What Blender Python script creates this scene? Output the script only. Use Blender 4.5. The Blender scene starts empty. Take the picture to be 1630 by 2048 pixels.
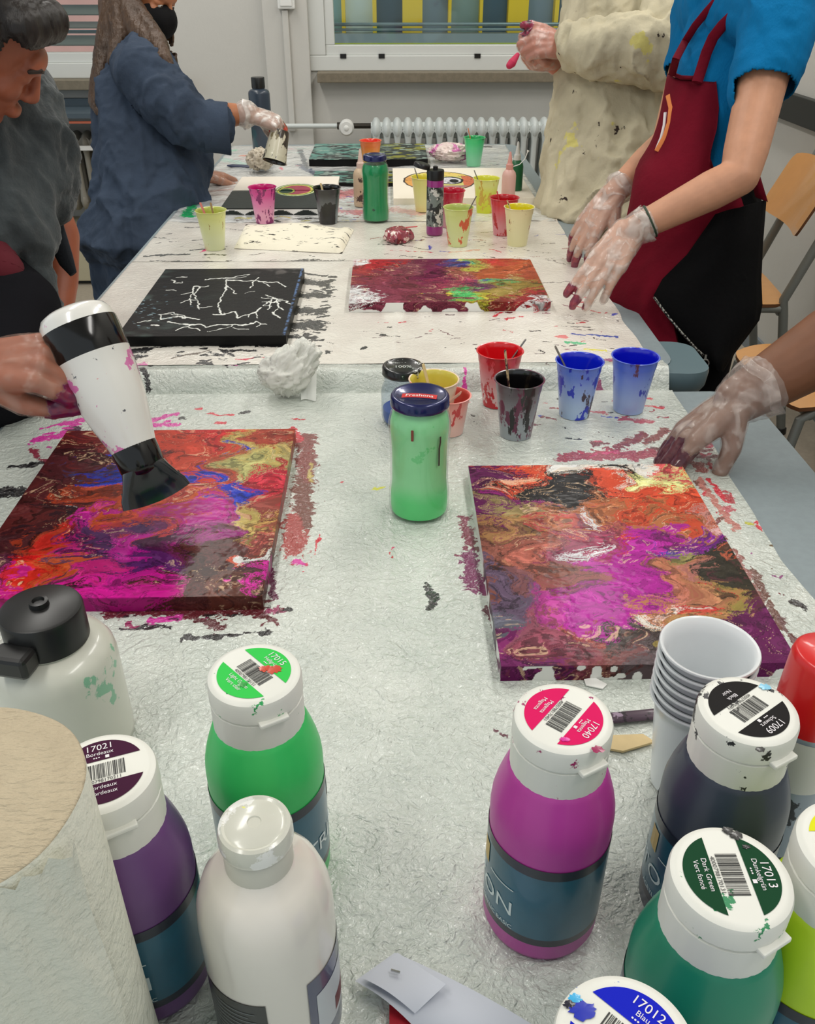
import bpy, math, random
import numpy as np
from mathutils import Vector, Matrix

# ---------------------------------------------------------------- camera, world, lights, exposure
S = bpy.context.scene
COL = S.collection
F, CX, CY, VX, VY = 1750.0, 815.0, 1024.0, 773.0, -66.0      # pinhole of the 1630x2048 photograph
PITCH = math.atan2(CY - VY, F)
YAW = math.atan2(VX - CX, math.hypot(F, VY - CY))
CAM = np.array([0.0, 0.0, 1.348])
cd = bpy.data.cameras.new('camera'); cam = bpy.data.objects.new('camera', cd); COL.objects.link(cam)
cam.location = CAM; cam.rotation_euler = (math.pi/2 - PITCH, 0, YAW)
cd.sensor_fit = 'VERTICAL'; cd.sensor_height = 24; cd.lens = F*24/2048; cd.clip_start = .02; cd.clip_end = 100
S.camera = cam
S.view_settings.view_transform = 'Standard'; S.view_settings.look = 'None'
S.view_settings.gamma = 1; S.view_settings.use_curve_mapping = False
S.view_settings.exposure = 0.0
S.cycles.use_denoising = True
S.cycles.max_bounces = 8; S.cycles.transparent_max_bounces = 16
S.cycles.sample_clamp_indirect = 4
S.cycles.caustics_reflective = False; S.cycles.caustics_refractive = False

w = bpy.data.worlds.new('world'); S.world = w; w.use_nodes = True
w.node_tree.nodes['Background'].inputs[0].default_value = (.86, .95, 1.0, 1)
w.node_tree.nodes['Background'].inputs[1].default_value = .70

def area(name, loc, sx, sy, power, col=(1, .97, .92), rot=(0, 0, 0)):
    l = bpy.data.lights.new(name, 'AREA'); l.shape = 'RECTANGLE'; l.size = sx; l.size_y = sy
    l.energy = power; l.color = col
    o = bpy.data.objects.new(name, l); COL.objects.link(o); o.location = loc; o.rotation_euler = rot
    return o
for i, (lx, ly) in enumerate([(-1.0, .2), (1.0, .2), (-1.0, 2.1), (1.0, 2.1), (-1.0, 3.7), (1.0, 3.7)]):
    area('ceiling_lamp', (lx, ly, 2.86), .28, 1.25, 17)

def ray(x, y):
    r = np.array([x-CX, F, -(y-CY)], float)
    c, s = math.cos(-PITCH), math.sin(-PITCH)
    v = np.array([r[0], c*r[1]-s*r[2], s*r[1]+c*r[2]])
    c, s = math.cos(YAW), math.sin(YAW)
    return np.array([c*v[0]-s*v[1], s*v[0]+c*v[1], v[2]])
FWD = ray(CX, CY)/F
def at(x, y, z):                      # the point of height z seen at a pixel
    r = ray(x, y); return CAM + r*((z-CAM[2])/r[2])
def aY(x, y, Y):                      # the point of world depth Y seen at a pixel
    r = ray(x, y); return CAM + r*(Y/r[1])
def ad(x, y, d):                      # the point at camera distance d along the view axis
    return CAM + ray(x, y)*(d/F)
def depth(p): return float((np.array(p)-CAM) @ FWD)
def inv(p):
    x, y, z = np.array(p)-CAM
    c, s = math.cos(-YAW), math.sin(-YAW); x, y = c*x-s*y, s*x+c*y
    c, s = math.cos(PITCH), math.sin(PITCH); y, z = c*y-s*z, s*y+c*z
    return CX+F*x/y, CY-F*z/y

ZN, ZF = .750, .773                   # covered table tops, near and far

# ---------------------------------------------------------------- helpers
def lin(c):
    c = np.asarray(c, float)/255.0
    return np.where(c <= .04045, c/12.92, ((c+.055)/1.055)**2.4)
def rgba(c): return tuple(float(v) for v in lin(c)) + (1.0,)
def nrm(v):
    v = np.asarray(v, float); return v/(np.linalg.norm(v)+1e-12)
def smooth(a, b, x):
    t = np.clip((x-a)/(b-a), 0, 1); return t*t*(3-2*t)

def _hash(ix, iy, iz, seed):
    h = (ix.astype(np.int64)*374761393 + iy.astype(np.int64)*668265263 + iz.astype(np.int64)*2147483647 + seed*1274126177) & 0xffffffff
    h = ((h ^ (h >> 13))*1274126177) & 0xffffffff
    h = ((h ^ (h >> 16))*2246822519) & 0xffffffff
    return ((h ^ (h >> 15)) & 0xffff)/65535.0
def vnoise(P, seed=0):
    P = np.asarray(P, float); d = P.shape[1]
    I = np.floor(P).astype(np.int64); f = P-I; u = f*f*f*(f*(f*6-15)+10)
    z = np.zeros(len(P), np.int64); out = 0
    for dx in (0, 1):
        for dy in (0, 1):
            for dz in ((0, 1) if d == 3 else (0,)):
                wgt = (u[:, 0] if dx else 1-u[:, 0])*(u[:, 1] if dy else 1-u[:, 1])
                if d == 3: wgt = wgt*(u[:, 2] if dz else 1-u[:, 2])
                out = out + wgt*_hash(I[:, 0]+dx, I[:, 1]+dy, (I[:, 2]+dz) if d == 3 else z, seed)
    return out
def fbm(P, seed=0, octv=4, gain=.5):
    P = np.asarray(P, float); a = 1; s = 0; t = 0
    for k in range(octv):
        s = s + a*vnoise(P*(2.03**k)+k*17.3, seed+k*7); t += a; a *= gain
    return s/t

def setp(o, label=None, cat=None, group=None, kind=None):
    if label: o['label'] = label
    if cat: o['category'] = cat
    if group: o['group'] = group
    if kind: o['kind'] = kind
    return o
def empty(name, loc, rz=0, label=None, cat=None, group=None, rot=None):
    o = bpy.data.objects.new(name, None); COL.objects.link(o); o.location = [float(v) for v in loc]
    o.rotation_euler = rot if rot is not None else (0, 0, rz); o.empty_display_size = .05
    return setp(o, label, cat, group)

def text_mesh(s, size, align='CENTER', shear=0):
    c = bpy.data.curves.new('t', 'FONT'); c.body = s; c.size = size; c.align_x = align; c.align_y = 'CENTER'; c.shear = shear
    c.resolution_u = 3
    o = bpy.data.objects.new('t', c); COL.objects.link(o)
    dg = bpy.context.evaluated_depsgraph_get(); dg.update()
    m = bpy.data.meshes.new_from_object(o.evaluated_get(dg))
    V = np.array([v.co[:] for v in m.vertices]).reshape(-1, 3); Fc = [tuple(p.vertices) for p in m.polygons]
    bpy.data.objects.remove(o); bpy.data.curves.remove(c); bpy.data.meshes.remove(m)
    return V, Fc

class MB:
    def __init__(s): s.v = []; s.f = []; s.m = []; s.n = 0
    def add(s, V, Fc, mi=0):
        V = np.asarray(V, float).reshape(-1, 3); b = s.n
        s.v.append(V); s.n += len(V)
        for k, f in enumerate(Fc):
            s.f.append(tuple(i+b for i in f)); s.m.append(mi if isinstance(mi, int) else mi[k])
        return s
    def box(s, lo, hi, mi=0, R=None, T=None):
        x0, y0, z0 = lo; x1, y1, z1 = hi
        V = np.array([(x0,y0,z0),(x1,y0,z0),(x1,y1,z0),(x0,y1,z0),(x0,y0,z1),(x1,y0,z1),(x1,y1,z1),(x0,y1,z1)], float)
        if R is not None: V = V @ np.array(R).T
        if T is not None: V = V + np.array(T)
        return s.add(V, [(3,2,1,0),(4,5,6,7),(0,1,5,4),(1,2,6,5),(2,3,7,6),(3,0,4,7)], mi)
    def lathe(s, prof, seg=48, mi=0, R=None, T=None, cap0=True, cap1=True, wob=None):
        # prof: (r, z) or (r, z, material)
        a = np.linspace(0, 2*math.pi, seg, endpoint=False); V = []; Fc = []; ms = []
        for p in prof:
            rr = p[0] if wob is None else p[0]*(1+wob(a, p[1]))
            V.append(np.stack([rr*np.cos(a), rr*np.sin(a), np.full(seg, p[1])], 1))
        for i in range(len(prof)-1):
            mm = prof[i+1][2] if len(prof[i+1]) > 2 else mi
            for j in range(seg):
                k = (j+1) % seg
                Fc.append((i*seg+j, i*seg+k, (i+1)*seg+k, (i+1)*seg+j)); ms.append(mm)
        if cap0: Fc.append(tuple(range(seg-1, -1, -1))); ms.append(prof[0][2] if len(prof[0]) > 2 else mi)
        if cap1:
            b = (len(prof)-1)*seg; Fc.append(tuple(range(b, b+seg))); ms.append(prof[-1][2] if len(prof[-1]) > 2 else mi)
        V = np.concatenate(V)
        if R is not None: V = V @ np.array(R).T
        if T is not None: V = V + np.array(T)
        return s.add(V, Fc, ms)
    def tube(s, pts, r, seg=12, mi=0, flat=1.0, ref=None, cap=True):
        P = [np.asarray(p, float) for p in pts]; n = len(P)
        rs = list(r) if hasattr(r, '__len__') else [r]*n
        a = np.linspace(0, 2*math.pi, seg, endpoint=False); V = []; Fc = []
        up = np.array(ref if ref is not None else (0, 0, 1.0), float)
        for i in range(n):
            t = nrm(P[min(i+1, n-1)]-P[max(i-1, 0)])
            if abs(t @ nrm(up)) > .95 and ref is None: up = np.array((1.0, 0, 0))
            x = nrm(np.cross(t, up)); y = nrm(np.cross(x, t))
            if ref is None: up = y
            V.append(P[i] + rs[i]*(np.outer(np.cos(a), x) + flat*np.outer(np.sin(a), y)))
        for i in range(n-1):
            for j in range(seg):
                k = (j+1) % seg; Fc.append((i*seg+j, i*seg+k, (i+1)*seg+k, (i+1)*seg+j))
        if cap: Fc.append(tuple(range(seg-1, -1, -1))); Fc.append(tuple(range((n-1)*seg, n*seg)))
        return s.add(np.concatenate(V), Fc, mi)
    def ball(s, c, r, seg=12, mi=0, R=None):
        r = np.array(r if hasattr(r, '__len__') else (r, r, r), float); V = [(0, 0, -1.)]; Fc = []; n2 = seg//2
        for i in range(1, n2):
            t = math.pi*i/n2-math.pi/2
            for j in range(seg):
                p = 2*math.pi*j/seg; V.append((math.cos(t)*math.cos(p), math.cos(t)*math.sin(p), math.sin(t)))
        V.append((0, 0, 1.)); L = len(V)-1
        for j in range(seg):
            k = (j+1) % seg; Fc.append((0, 1+k, 1+j)); Fc.append((L, 1+(n2-2)*seg+j, 1+(n2-2)*seg+k))
            for i in range(n2-2): Fc.append((1+i*seg+j, 1+i*seg+k, 1+(i+1)*seg+k, 1+(i+1)*seg+j))
        V = np.array(V)*r
        if R is not None: V = V @ np.array(R).T
        return s.add(V+np.array(c), Fc, mi)
    def chain(s, pts, seg=14, mi=0):          # tapered capsule chain: (point, radius)
        for (p, r) in pts: s.ball(p, r, seg, mi)
        for (p, r), (q, t) in zip(pts[:-1], pts[1:]): s.tube([p, q], [r, t], seg, mi)
        return s
    def rings(s, R, seg=40, mi=0, fold=None, cap=True):    # R: (centre, rx, ry) horizontal ellipses
        a = np.linspace(0, 2*math.pi, seg, endpoint=False); V = []; Fc = []
        for i, (c, rx, ry) in enumerate(R):
            k = 1 if fold is None else 1+fold(a, i/(len(R)-1.0))
            V.append(np.array(c)+np.stack([rx*k*np.cos(a), ry*k*np.sin(a), 0*a], 1))
        n = len(R)
        for i in range(n-1):
            for j in range(seg):
                k = (j+1) % seg; Fc.append((i*seg+j, i*seg+k, (i+1)*seg+k, (i+1)*seg+j))
        if cap: Fc.append(tuple(range(seg-1, -1, -1))); Fc.append(tuple(range((n-1)*seg, n*seg)))
        return s.add(np.concatenate(V), Fc, mi)
    def text(s, txt, size, mi=0, loc=(0, 0, 0), rot=0, bend=None, align='CENTER', shear=0, sx=1):
        V, Fc = text_mesh(txt, size, align, shear); V = V.copy(); V[:, 0] *= sx
        c, n = math.cos(rot), math.sin(rot)
        V[:, :2] = np.stack([c*V[:, 0]-n*V[:, 1], n*V[:, 0]+c*V[:, 1]], 1); V = V+np.array(loc)
        if bend is not None: V = bend(V)
        return s.add(V, Fc, mi)
    def mesh(s, name='m'):
        m = bpy.data.meshes.new(name); V = np.concatenate(s.v)
        m.from_pydata(V.tolist(), [], s.f); m.polygons.foreach_set('material_index', s.m); m.update()
        return m
    def obj(s, name, mats, parent=None, world=False, smooth_=True, angle=40, label=None, cat=None, group=None, kind=None, bevel=0):
        m = s.mesh(name)
        return link(name, m, mats, parent, world, smooth_, angle, label, cat, group, kind, bevel)

def link(name, m, mats, parent=None, world=False, smooth_=True, angle=40, label=None, cat=None, group=None, kind=None, bevel=0):
    for mt in (mats if isinstance(mats, (list, tuple)) else [mats]): m.materials.append(mt)
    if smooth_:
        m.polygons.foreach_set('use_smooth', [True]*len(m.polygons))
        if angle < 180: m.set_sharp_from_angle(angle=math.radians(angle))
    o = bpy.data.objects.new(name, m); COL.objects.link(o)
    if parent is not None:
        o.parent = parent
        if world:                               # vertices are in world space: express them in the parent's frame
            pm = Matrix.LocRotScale(parent.location, parent.rotation_euler, None)
            if parent.parent is not None:
                pp = parent.parent; pm = Matrix.LocRotScale(pp.location, pp.rotation_euler, None) @ pm
            o.data.transform(pm.inverted())
    if bevel:
        b = o.modifiers.new('bevel', 'BEVEL'); b.width = bevel; b.segments = 2; b.limit_method = 'ANGLE'
    return setp(o, label, cat, group, kind)

def remesh(mb, voxel, smooth_iter=4, fac=.5):
    o = bpy.data.objects.new('tmp', mb.mesh()); COL.objects.link(o)
    r = o.modifiers.new('r', 'REMESH'); r.mode = 'VOXEL'; r.voxel_size = voxel
    if smooth_iter:
        q = o.modifiers.new('s', 'SMOOTH'); q.factor = fac; q.iterations = smooth_iter
    dg = bpy.context.evaluated_depsgraph_get(); dg.update()
    m = bpy.data.meshes.new_from_object(o.evaluated_get(dg)); bpy.data.objects.remove(o)
    m.materials.clear()
    return m
def mv(m):
    a = np.empty(len(m.vertices)*3); m.vertices.foreach_get('co', a); return a.reshape(-1, 3)
def mn(m):
    a = np.empty(len(m.vertices)*3); m.vertex_normals.foreach_get('vector', a); return a.reshape(-1, 3)
def setv(m, V): m.vertices.foreach_set('co', np.ascontiguousarray(V, dtype=np.float64).ravel()); m.update()
def wrinkle(m, amp, scale, seed=0, ridge=True):
    V, N = mv(m), mn(m); P = V*np.array(scale)
    wv = np.stack([fbm(P*.6+9, seed+50, 2), fbm(P*.6+31, seed+60, 2), fbm(P*.6+57, seed+70, 2)], 1)*1.6
    n = fbm(P+wv, seed, 3)
    d = (1-np.clip(np.abs(n*2-1)*4.5, 0, 2)) if ridge else (n*2-1)*2
    setv(m, V+N*(d*amp)[:, None])
def vcol(m, C, name='col'):
    C = np.asarray(C, float)
    if C.shape[1] == 3: C = np.concatenate([C, np.ones((len(C), 1))], 1)
    at_ = m.color_attributes.new(name, 'FLOAT_COLOR', 'POINT'); at_.data.foreach_set('color', C.ravel())
def vfloat(m, A, name):
    at_ = m.attributes.new(name, 'FLOAT', 'POINT'); at_.data.foreach_set('value', np.asarray(A, float).ravel())

# ---------------------------------------------------------------- materials
class N:
    def __init__(s, name):
        s.m = bpy.data.materials.new(name); s.m.use_nodes = True; s.t = s.m.node_tree; s.t.nodes.clear()
        s.out = s.n('ShaderNodeOutputMaterial'); s.b = s.n('ShaderNodeBsdfPrincipled'); s.l(s.b, 0, s.out, 0)
        s.tc = s.n('ShaderNodeTexCoord')
    def n(s, t, **k):
        x = s.t.nodes.new(t)
        for a, v in k.items(): setattr(x, a, v)
        return x
    def l(s, a, ao, b, bi): s.t.links.new(a.outputs[ao], b.inputs[bi])
    def noise(s, scale, detail=3, rough=.5, stretch=(1, 1, 1), off=(0, 0, 0), dist=0):
        mp = s.n('ShaderNodeMapping'); mp.inputs['Scale'].default_value = stretch; mp.inputs['Location'].default_value = off
        s.l(s.tc, 'Object', mp, 0); x = s.n('ShaderNodeTexNoise')
        x.inputs['Scale'].default_value = scale; x.inputs['Detail'].default_value = detail
        x.inputs['Roughness'].default_value = rough; x.inputs['Distortion'].default_value = dist
        s.l(mp, 0, x, 0); return x
    def step(s, src, out, a, b, lo=0, hi=1):
        r = s.n('ShaderNodeMapRange'); r.interpolation_type = 'SMOOTHSTEP'
        for i, v in enumerate((a, b, lo, hi)): r.inputs[i+1].default_value = v
        s.l(src, out, r, 0); return r
    def mix(s, fac, fo, A, B):               # A/B: colour tuple or (node, out)
        x = s.n('ShaderNodeMix'); x.data_type = 'RGBA'
        s.l(fac, fo, x, 0)
        for i, q in ((6, A), (7, B)):
            if isinstance(q[0], (int, float)): x.inputs[i].default_value = q if len(q) == 4 else (*q, 1)
            else: s.l(q[0], q[1], x, i)
        return (x, 2)

def mat(name, col, rough=.5, metal=0, spec=.5, bump=None, var=0, vscale=8, stains=(), coat=0, sheen=0, sss=0, zramp=None, attr=None, alpha=1.0, bump2=None):
    q = N(name); b = q.b
    b.inputs['Roughness'].default_value = rough; b.inputs['Metallic'].default_value = metal
    b.inputs['Specular IOR Level'].default_value = spec
    if coat: b.inputs['Coat Weight'].default_value = coat; b.inputs['Coat Roughness'].default_value = .08
    if sheen: b.inputs['Sheen Weight'].default_value = sheen
    if sss:
        b.inputs['Subsurface Weight'].default_value = sss; b.inputs['Subsurface Radius'].default_value = (.012, .006, .004); b.inputs['Subsurface Scale'].default_value = .5
    cur = rgba(col)
    if attr:
        a = q.n('ShaderNodeAttribute'); a.attribute_name = attr; cur = (a, 0)
    if zramp:                                  # pigment layers by height: ((z, colour), ...)
        sp = q.n('ShaderNodeSeparateXYZ'); q.l(q.tc, 'Object', sp, 0)
        nz = q.noise(25, 4, .6)
        ad_ = q.n('ShaderNodeMath', operation='MULTIPLY_ADD'); q.l(nz, 0, ad_, 0); ad_.inputs[1].default_value = .012; q.l(sp, 2, ad_, 2)
        for (z0, z1, c) in zramp:
            st = q.step(ad_, 0, z0, z1); cur = q.mix(st, 0, cur, rgba(c))
    if var:
        nz = q.noise(vscale, 4, .6); st = q.step(nz, 0, .3, .7)
        base = cur
        x = q.n('ShaderNodeMix'); x.data_type = 'RGBA'; x.blend_type = 'MULTIPLY'; x.inputs[7].default_value = (1-var, 1-var, 1-var, 1)
        q.l(st, 0, x, 0)
        if isinstance(base[0], float): x.inputs[6].default_value = base
        else: q.l(base[0], base[1], x, 6)
        cur = (x, 2)
    for k, sdef in enumerate(stains):          # (colour, scale, threshold, stretch)
        c, sc, th = sdef[:3]; stv = sdef[3] if len(sdef) > 3 else (1, 1, 1)
        nz = q.noise(sc, 6, .62, stv, (k*3.7+len(name)*.31, k*1.3, k*5.1+len(name)*.17)); st = q.step(nz, 0, th, th+.018)
        cur = q.mix(st, 0, cur, rgba(c))
    if isinstance(cur[0], float): b.inputs['Base Color'].default_value = cur
    else: q.l(cur[0], cur[1], b, 'Base Color')
    last = None
    for bp in (bump, bump2):
        if bp:
            nz = q.noise(bp[0], 4, .55, bp[2] if len(bp) > 2 else (1, 1, 1)); bn = q.n('ShaderNodeBump')
            bn.inputs['Strength'].default_value = 1.0; bn.inputs['Distance'].default_value = bp[1]
            q.l(nz, 0, bn, 'Height')
            if last: q.l(last, 0, bn, 'Normal')
            last = bn
    if last: q.l(last, 0, b, 'Normal')
    if alpha < 1:
        tr = q.n('ShaderNodeBsdfTransparent'); mx = q.n('ShaderNodeMixShader')
        fr = q.n('ShaderNodeLayerWeight'); fr.inputs[0].default_value = .35
        st = q.step(fr, 1, 0, 1, alpha, 1.0)
        q.l(st, 0, mx, 0); q.l(tr, 0, mx, 1); q.l(b, 0, mx, 2); q.l(mx, 0, q.out, 0)
    return q.m

def glass_mat(name, tint=(235, 245, 240), strength=.12):
    q = N(name); tr = q.n('ShaderNodeBsdfTransparent'); tr.inputs[0].default_value = rgba(tint)
    gl = q.n('ShaderNodeBsdfGlossy'); gl.inputs['Roughness'].default_value = .04
    fr = q.n('ShaderNodeLayerWeight'); fr.inputs[0].default_value = .5
    pw = q.n('ShaderNodeMath', operation='POWER'); pw.inputs[1].default_value = 4.0; q.l(fr, 1, pw, 0)
    a = q.n('ShaderNodeMath', operation='MULTIPLY_ADD'); a.inputs[1].default_value = .6; a.inputs[2].default_value = .035; q.l(pw, 0, a, 0)
    mx = q.n('ShaderNodeMixShader'); q.l(a, 0, mx, 0); q.l(tr, 0, mx, 1); q.l(gl, 0, mx, 2); q.l(mx, 0, q.out, 0)
    return q.m

WHITE = mat('white_plastic', (232, 232, 228), .35)
BLACKP = mat('black_plastic', (22, 22, 22), .35)
METAL = mat('grey_painted_metal', (122, 126, 122), .45, .1)
CHROME = mat('chrome', (190, 190, 190), .2, 1)
GLASS = glass_mat('clear_glass', (246, 250, 248))
SKIN = mat('skin', (206, 150, 118), .5, var=.12, vscale=30, sss=.08)
SKIN2 = mat('skin_warm', (176, 112, 74), .5, var=.12, vscale=30, sss=.08)
SKIN3 = mat('skin_deep', (118, 74, 48), .5, var=.12, vscale=30)
SKIN4 = mat('skin_rosy', (188, 112, 86), .5, var=.15, vscale=25, sss=.05)
WOOD = mat('birch_stick', (214, 190, 140), .6, var=.1, vscale=40)
# ---------------------------------------------------------------- the room
WALL = mat('wall_paint', (204, 202, 196), .85, var=.03, vscale=3, bump=(60, .0006))
FLOORM = mat('linoleum', (168, 158, 142), .55, var=.10, vscale=60)
FRAME = mat('window_frame_white', (214, 216, 212), .4)
SILL = mat('stone_sill', (128, 118, 100), .6, var=.2, vscale=50)
YW = 4.60                                      # window wall
XR = 1.49
def P(px, py, Y=YW): return aY(px, py, Y)
w1x0, w1x1, w1z0, w1z1 = P(632, 100)[0], P(1500, 100)[0], P(700, 132)[2], 2.35
w2x0, w2x1, w2z0, w2z1 = -2.95, P(215, 80)[0]+.25, P(150, 147)[2], 2.35
MB().box((-3.6, -1.5, -.05), (XR, YW+.3, 0)).obj('floor', FLOORM, kind='structure', smooth_=False)
MB().box((-3.6, -1.5, 2.95), (XR+.2, YW+.3, 3.0)).obj('ceiling', WALL, kind='structure', smooth_=False)
b = MB()
for lo, hi in [((-3.6, YW, 0), (XR+.2, YW+.25, min(w1z0, w2z0))), ((-3.6, YW, 2.35), (XR+.2, YW+.25, 2.95)),
               ((-3.6, YW, w2z0), (w2x0, YW+.25, 2.35)), ((w2x1, YW, w2z0), (w1x0, YW+.25, 2.35)),
               ((w1x1, YW, w1z0), (XR+.2, YW+.25, 2.35))]: b.box(lo, hi)
if w1z0 > w2z0: b.box((w1x0, YW, w2z0), (w1x1, YW+.25, w1z0))
else: b.box((w2x0, YW, w1z0), (w2x1, YW+.25, w2z0))
b.obj('wall_back', WALL, kind='structure', smooth_=False)
MB().box((XR, -1.5, 0), (XR+.2, YW, 2.95)).obj('wall_right', WALL, kind='structure', smooth_=False)
MB().box((XR-.012, -1.5, 0), (XR, YW, .075)).obj('baseboard_right', mat('grey_base', (120, 128, 134), .6), kind='structure', smooth_=False)
MB().box((P(533, 100)[0], YW-.05, 0), (P(620, 100)[0], YW, 2.95)).obj('trim_1', WALL, kind='structure', smooth_=False, bevel=.003)
# dark rail along the right wall
z1 = aY(1630, 200, 3.30)[2]
o = MB().box((XR-.03, 1.2, .868), (XR, 4.3, .958)).obj('wall_rail', mat('dark_rail', (36, 38, 36), .5), smooth_=False, bevel=.003,
    label='dark horizontal rail along the white wall at the right', cat='wall rail')

def window(n, x0, x1, z0, z1, sash_x):
    e = empty('window_%d' % n, ((x0+x1)/2, YW, z0)); setp(e, kind='structure')
    f = .045; b = MB()
    y0, y1 = YW-.012, YW+.07
    for lo, hi in [((x0-.03, y0, z0-.02), (x1, y1, z0+f)), ((x0-.03, y0, z0+f), (x0+f, y1, z1-f)), ((x1-f, y0, z0+f), (x1, y1, z1-f)), ((x0-.03, y0, z1-f), (x1, y1, z1))]: b.box(lo, hi)
    b.obj('window_frame', FRAME, e, True, False, bevel=.004)
    b = MB(); g = f+.042
    for lo, hi in [((x0+f, y0+.012, z0+f), (x1-f, y1-.02, z0+g)), ((x0+f, y0+.012, z0+g), (x0+g, y1-.02, z1-g)), ((x1-g, y0+.012, z0+g), (x1-f, y1-.02, z1-g)), ((x0+f, y0+.012, z1-g), (x1-f, y1-.02, z1-f))]: b.box(lo, hi)
    s = b.obj('sash', FRAME, e, True, False, bevel=.003)
    b = MB()
    for k in (.06, .22, .62, .86): b.box((x0+f+(x1-x0)*k*.55, y0-.004, z0+f-.012), (x0+f+(x1-x0)*k*.55+.028, y0+.014, z0+f+.006))
    b.obj('hinge', BLACKP, e, True, False)
    b = MB().box((x0+g, YW+.02, z0+g), (x1-g, YW+.026, z1-g)).obj('pane', GLASS, s, True, False)
    MB().box((x0+.005, YW-.09, z0-.062), (x1+.1, YW+.02, z0-.02)).obj('window_sill', SILL, e, True, False, bevel=.003)
    # outside guard bars
    b = MB()
    for zz in np.arange(z0+.16, z1, .20):
        b.tube([(x0, YW+.22, zz), (x1, YW+.22, zz)], .008, 10); b.tube([(x0, YW+.22, zz-.022), (x1, YW+.22, zz-.022)], .006, 10)
    b.obj('guard_bars', mat('bar_grey', (120, 138, 146), .4, .5), e, True)
    return e
window(1, w1x0, w1x1, w1z0, w1z1, 0)
window(2, w2x0, w2x1, w2z0, w2z1, 0)

# facade of the building across
e = empty('school_building', (1, 9.0, -1), label='building across the yard with yellow window frames and grey panes', cat='building')
FY = 9.0
def fx(px): return P(px, 30, FY)[0]
YEL = mat('yellow_frame', (246, 206, 40), .6); YB = mat('yellow_wall', (214, 222, 96), .7)
zt = 4.5; zs = P(900, 66, FY)[2]; zy = P(900, 84, FY)[2]; zl = P(900, 98, FY)[2]
b = MB(); b.box((fx(560), FY+.2, -1), (fx(1700), FY+.6, 5)); b.obj('facade_wall', YB, e, True, False)
cols = [(140, 184, 188), (222, 240, 240), (70, 96, 112), (128, 150, 166), (140, 170, 170), (76, 108, 130)]
panes = [(655, 683, 0), (690, 745, 1), (753, 805, 2), (845, 897, 3), (903, 960, 4), (966, 1017, 5), (1057, 1110, 3), (1118, 1170, 2), (1176, 1230, 4), (1262, 1330, 2), (1336, 1400, 3)]
fr = [(683, 690), (745, 753), (805, 845), (897, 903), (960, 966), (1017, 1057), (1110, 1118), (1170, 1176), (1230, 1262), (1330, 1336), (1400, 1440)]
gm = [mat('far_pane_%s' % 'abcdef'[i], c, .2) for i, c in enumerate(cols)]
for x0, x1, k in panes: MB().box((fx(x0), FY+.14, zs), (fx(x1), FY+.2, zt)).obj('window_pane', gm[k], e, True, False)
for x0, x1 in fr: MB().box((fx(x0), FY+.02, zs), (fx(x1), FY+.2, zt)).obj('window_mullion', YEL, e, True, False)
MB().box((fx(600), FY-.1, zy), (fx(1650), FY+.3, zs)).obj('facade_ledge', mat('ledge_grey', (138, 150, 150), .6), e, True, False)
# brick building seen through the left window
MB().box((-7.5, 8.6, -1), (fx(420), 9.0, 5)).obj('brick_building', mat('salmon_plaster', (250, 184, 172), .8, var=.08, vscale=4), smooth_=False,
    label='salmon pink wall outside the left window', cat='building')

# blinds in the left window
e = empty('venetian_blind', ((w2x0+w2x1)/2, YW+.13, 1.0), label='grey venetian blind with wide slats outside the left window', cat='blind')
BL = mat('blind_slat', (112, 116, 112), .5)
for py in (81, 50, 20, -12, -44, -76):
    zc = P(150, py, YW+.13)[2]
    MB().box((w2x0+.02, -.03, -.003), (w2x1-.02, .03, .003), R=Matrix.Rotation(math.radians(38 if py != 50 else 20), 3, 'X'), T=(0, YW+.13, zc)).obj('slat', BL, e, True, False)

def radiator(name, x0, x1, z0, z1, y, label, pitch=.0495, rm=None):
    e = empty(name, ((x0+x1)/2, y, z0), label=label, cat='radiator', group=None)
    rm = rm or mat('radiator_enamel', (206, 212, 210), .35)
    n = int((x1-x0)/pitch)
    for i in range(n):
        x = x0+pitch*(i+.5); b = MB(); h = z1-z0; r = .026
        pr = [(x, y, z0+.02), (x, y, z0+.06)]
        # one section: front and rear columns joined by rounded heads
        for dy in (-.05, 0, .05):
            b.tube([(x, y+dy, z0+.05), (x, y+dy, z0+.1), (x, y+dy, z1-.1), (x, y+dy, z1-.05)], [.020, .0135, .0135, .020], 12)
        b.tube([(x-pitch*.5, y, z1-.055), (x+pitch*.5, y, z1-.055)], .036, 18, flat=.9, ref=(0, 1, 0)); b.ball((x, y, z1-.05), (pitch*.5, .078, .052), 16); b.ball((x, y, z0+.05), (pitch*.5, .078, .05), 16)
        b.tube([(x, y-.055, z1-.045), (x, y+.055, z1-.045)], [.026, .026], 14)
        b.obj('section', rm, e, True)
    return e, rm
r1, rm1 = radiator('radiator', P(742, 250, 4.47)[0], P(1180, 250, 4.47)[0], .12, P(900, 236, 4.44)[2], 4.46, 'white column radiator under the window behind the table')
b = MB(); xa, xb, zp = P(520, 252, 4.5)[0], P(742, 255, 4.5)[0], P(640, 252, 4.5)[2]
b.tube([(xa, 4.5, zp), (xb-.12, 4.5, zp)], .011, 12); b.obj('supply_pipe', rm1, r1, True)
b = MB(); b.tube([(xb-.16, 4.5, zp), (xb-.13, 4.5, zp)], .016, 8); b.tube([(xb-.13, 4.50, zp), (xb+.01, 4.5, zp)], .012, 10); b.obj('pipe_union', mat('dark_brass', (60, 56, 50), .4, .7), r1, True)
b = MB(); vx = P(693, 252, 4.45)[0]; b.tube([(vx, 4.49, zp), (vx, 4.44, zp), (vx, 4.425, zp)], [.033, .036, .028], 20); b.ball((vx, 4.43, zp), (.016, .01, .016), 12); b.obj('valve_knob', WHITE, r1, True)
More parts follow.
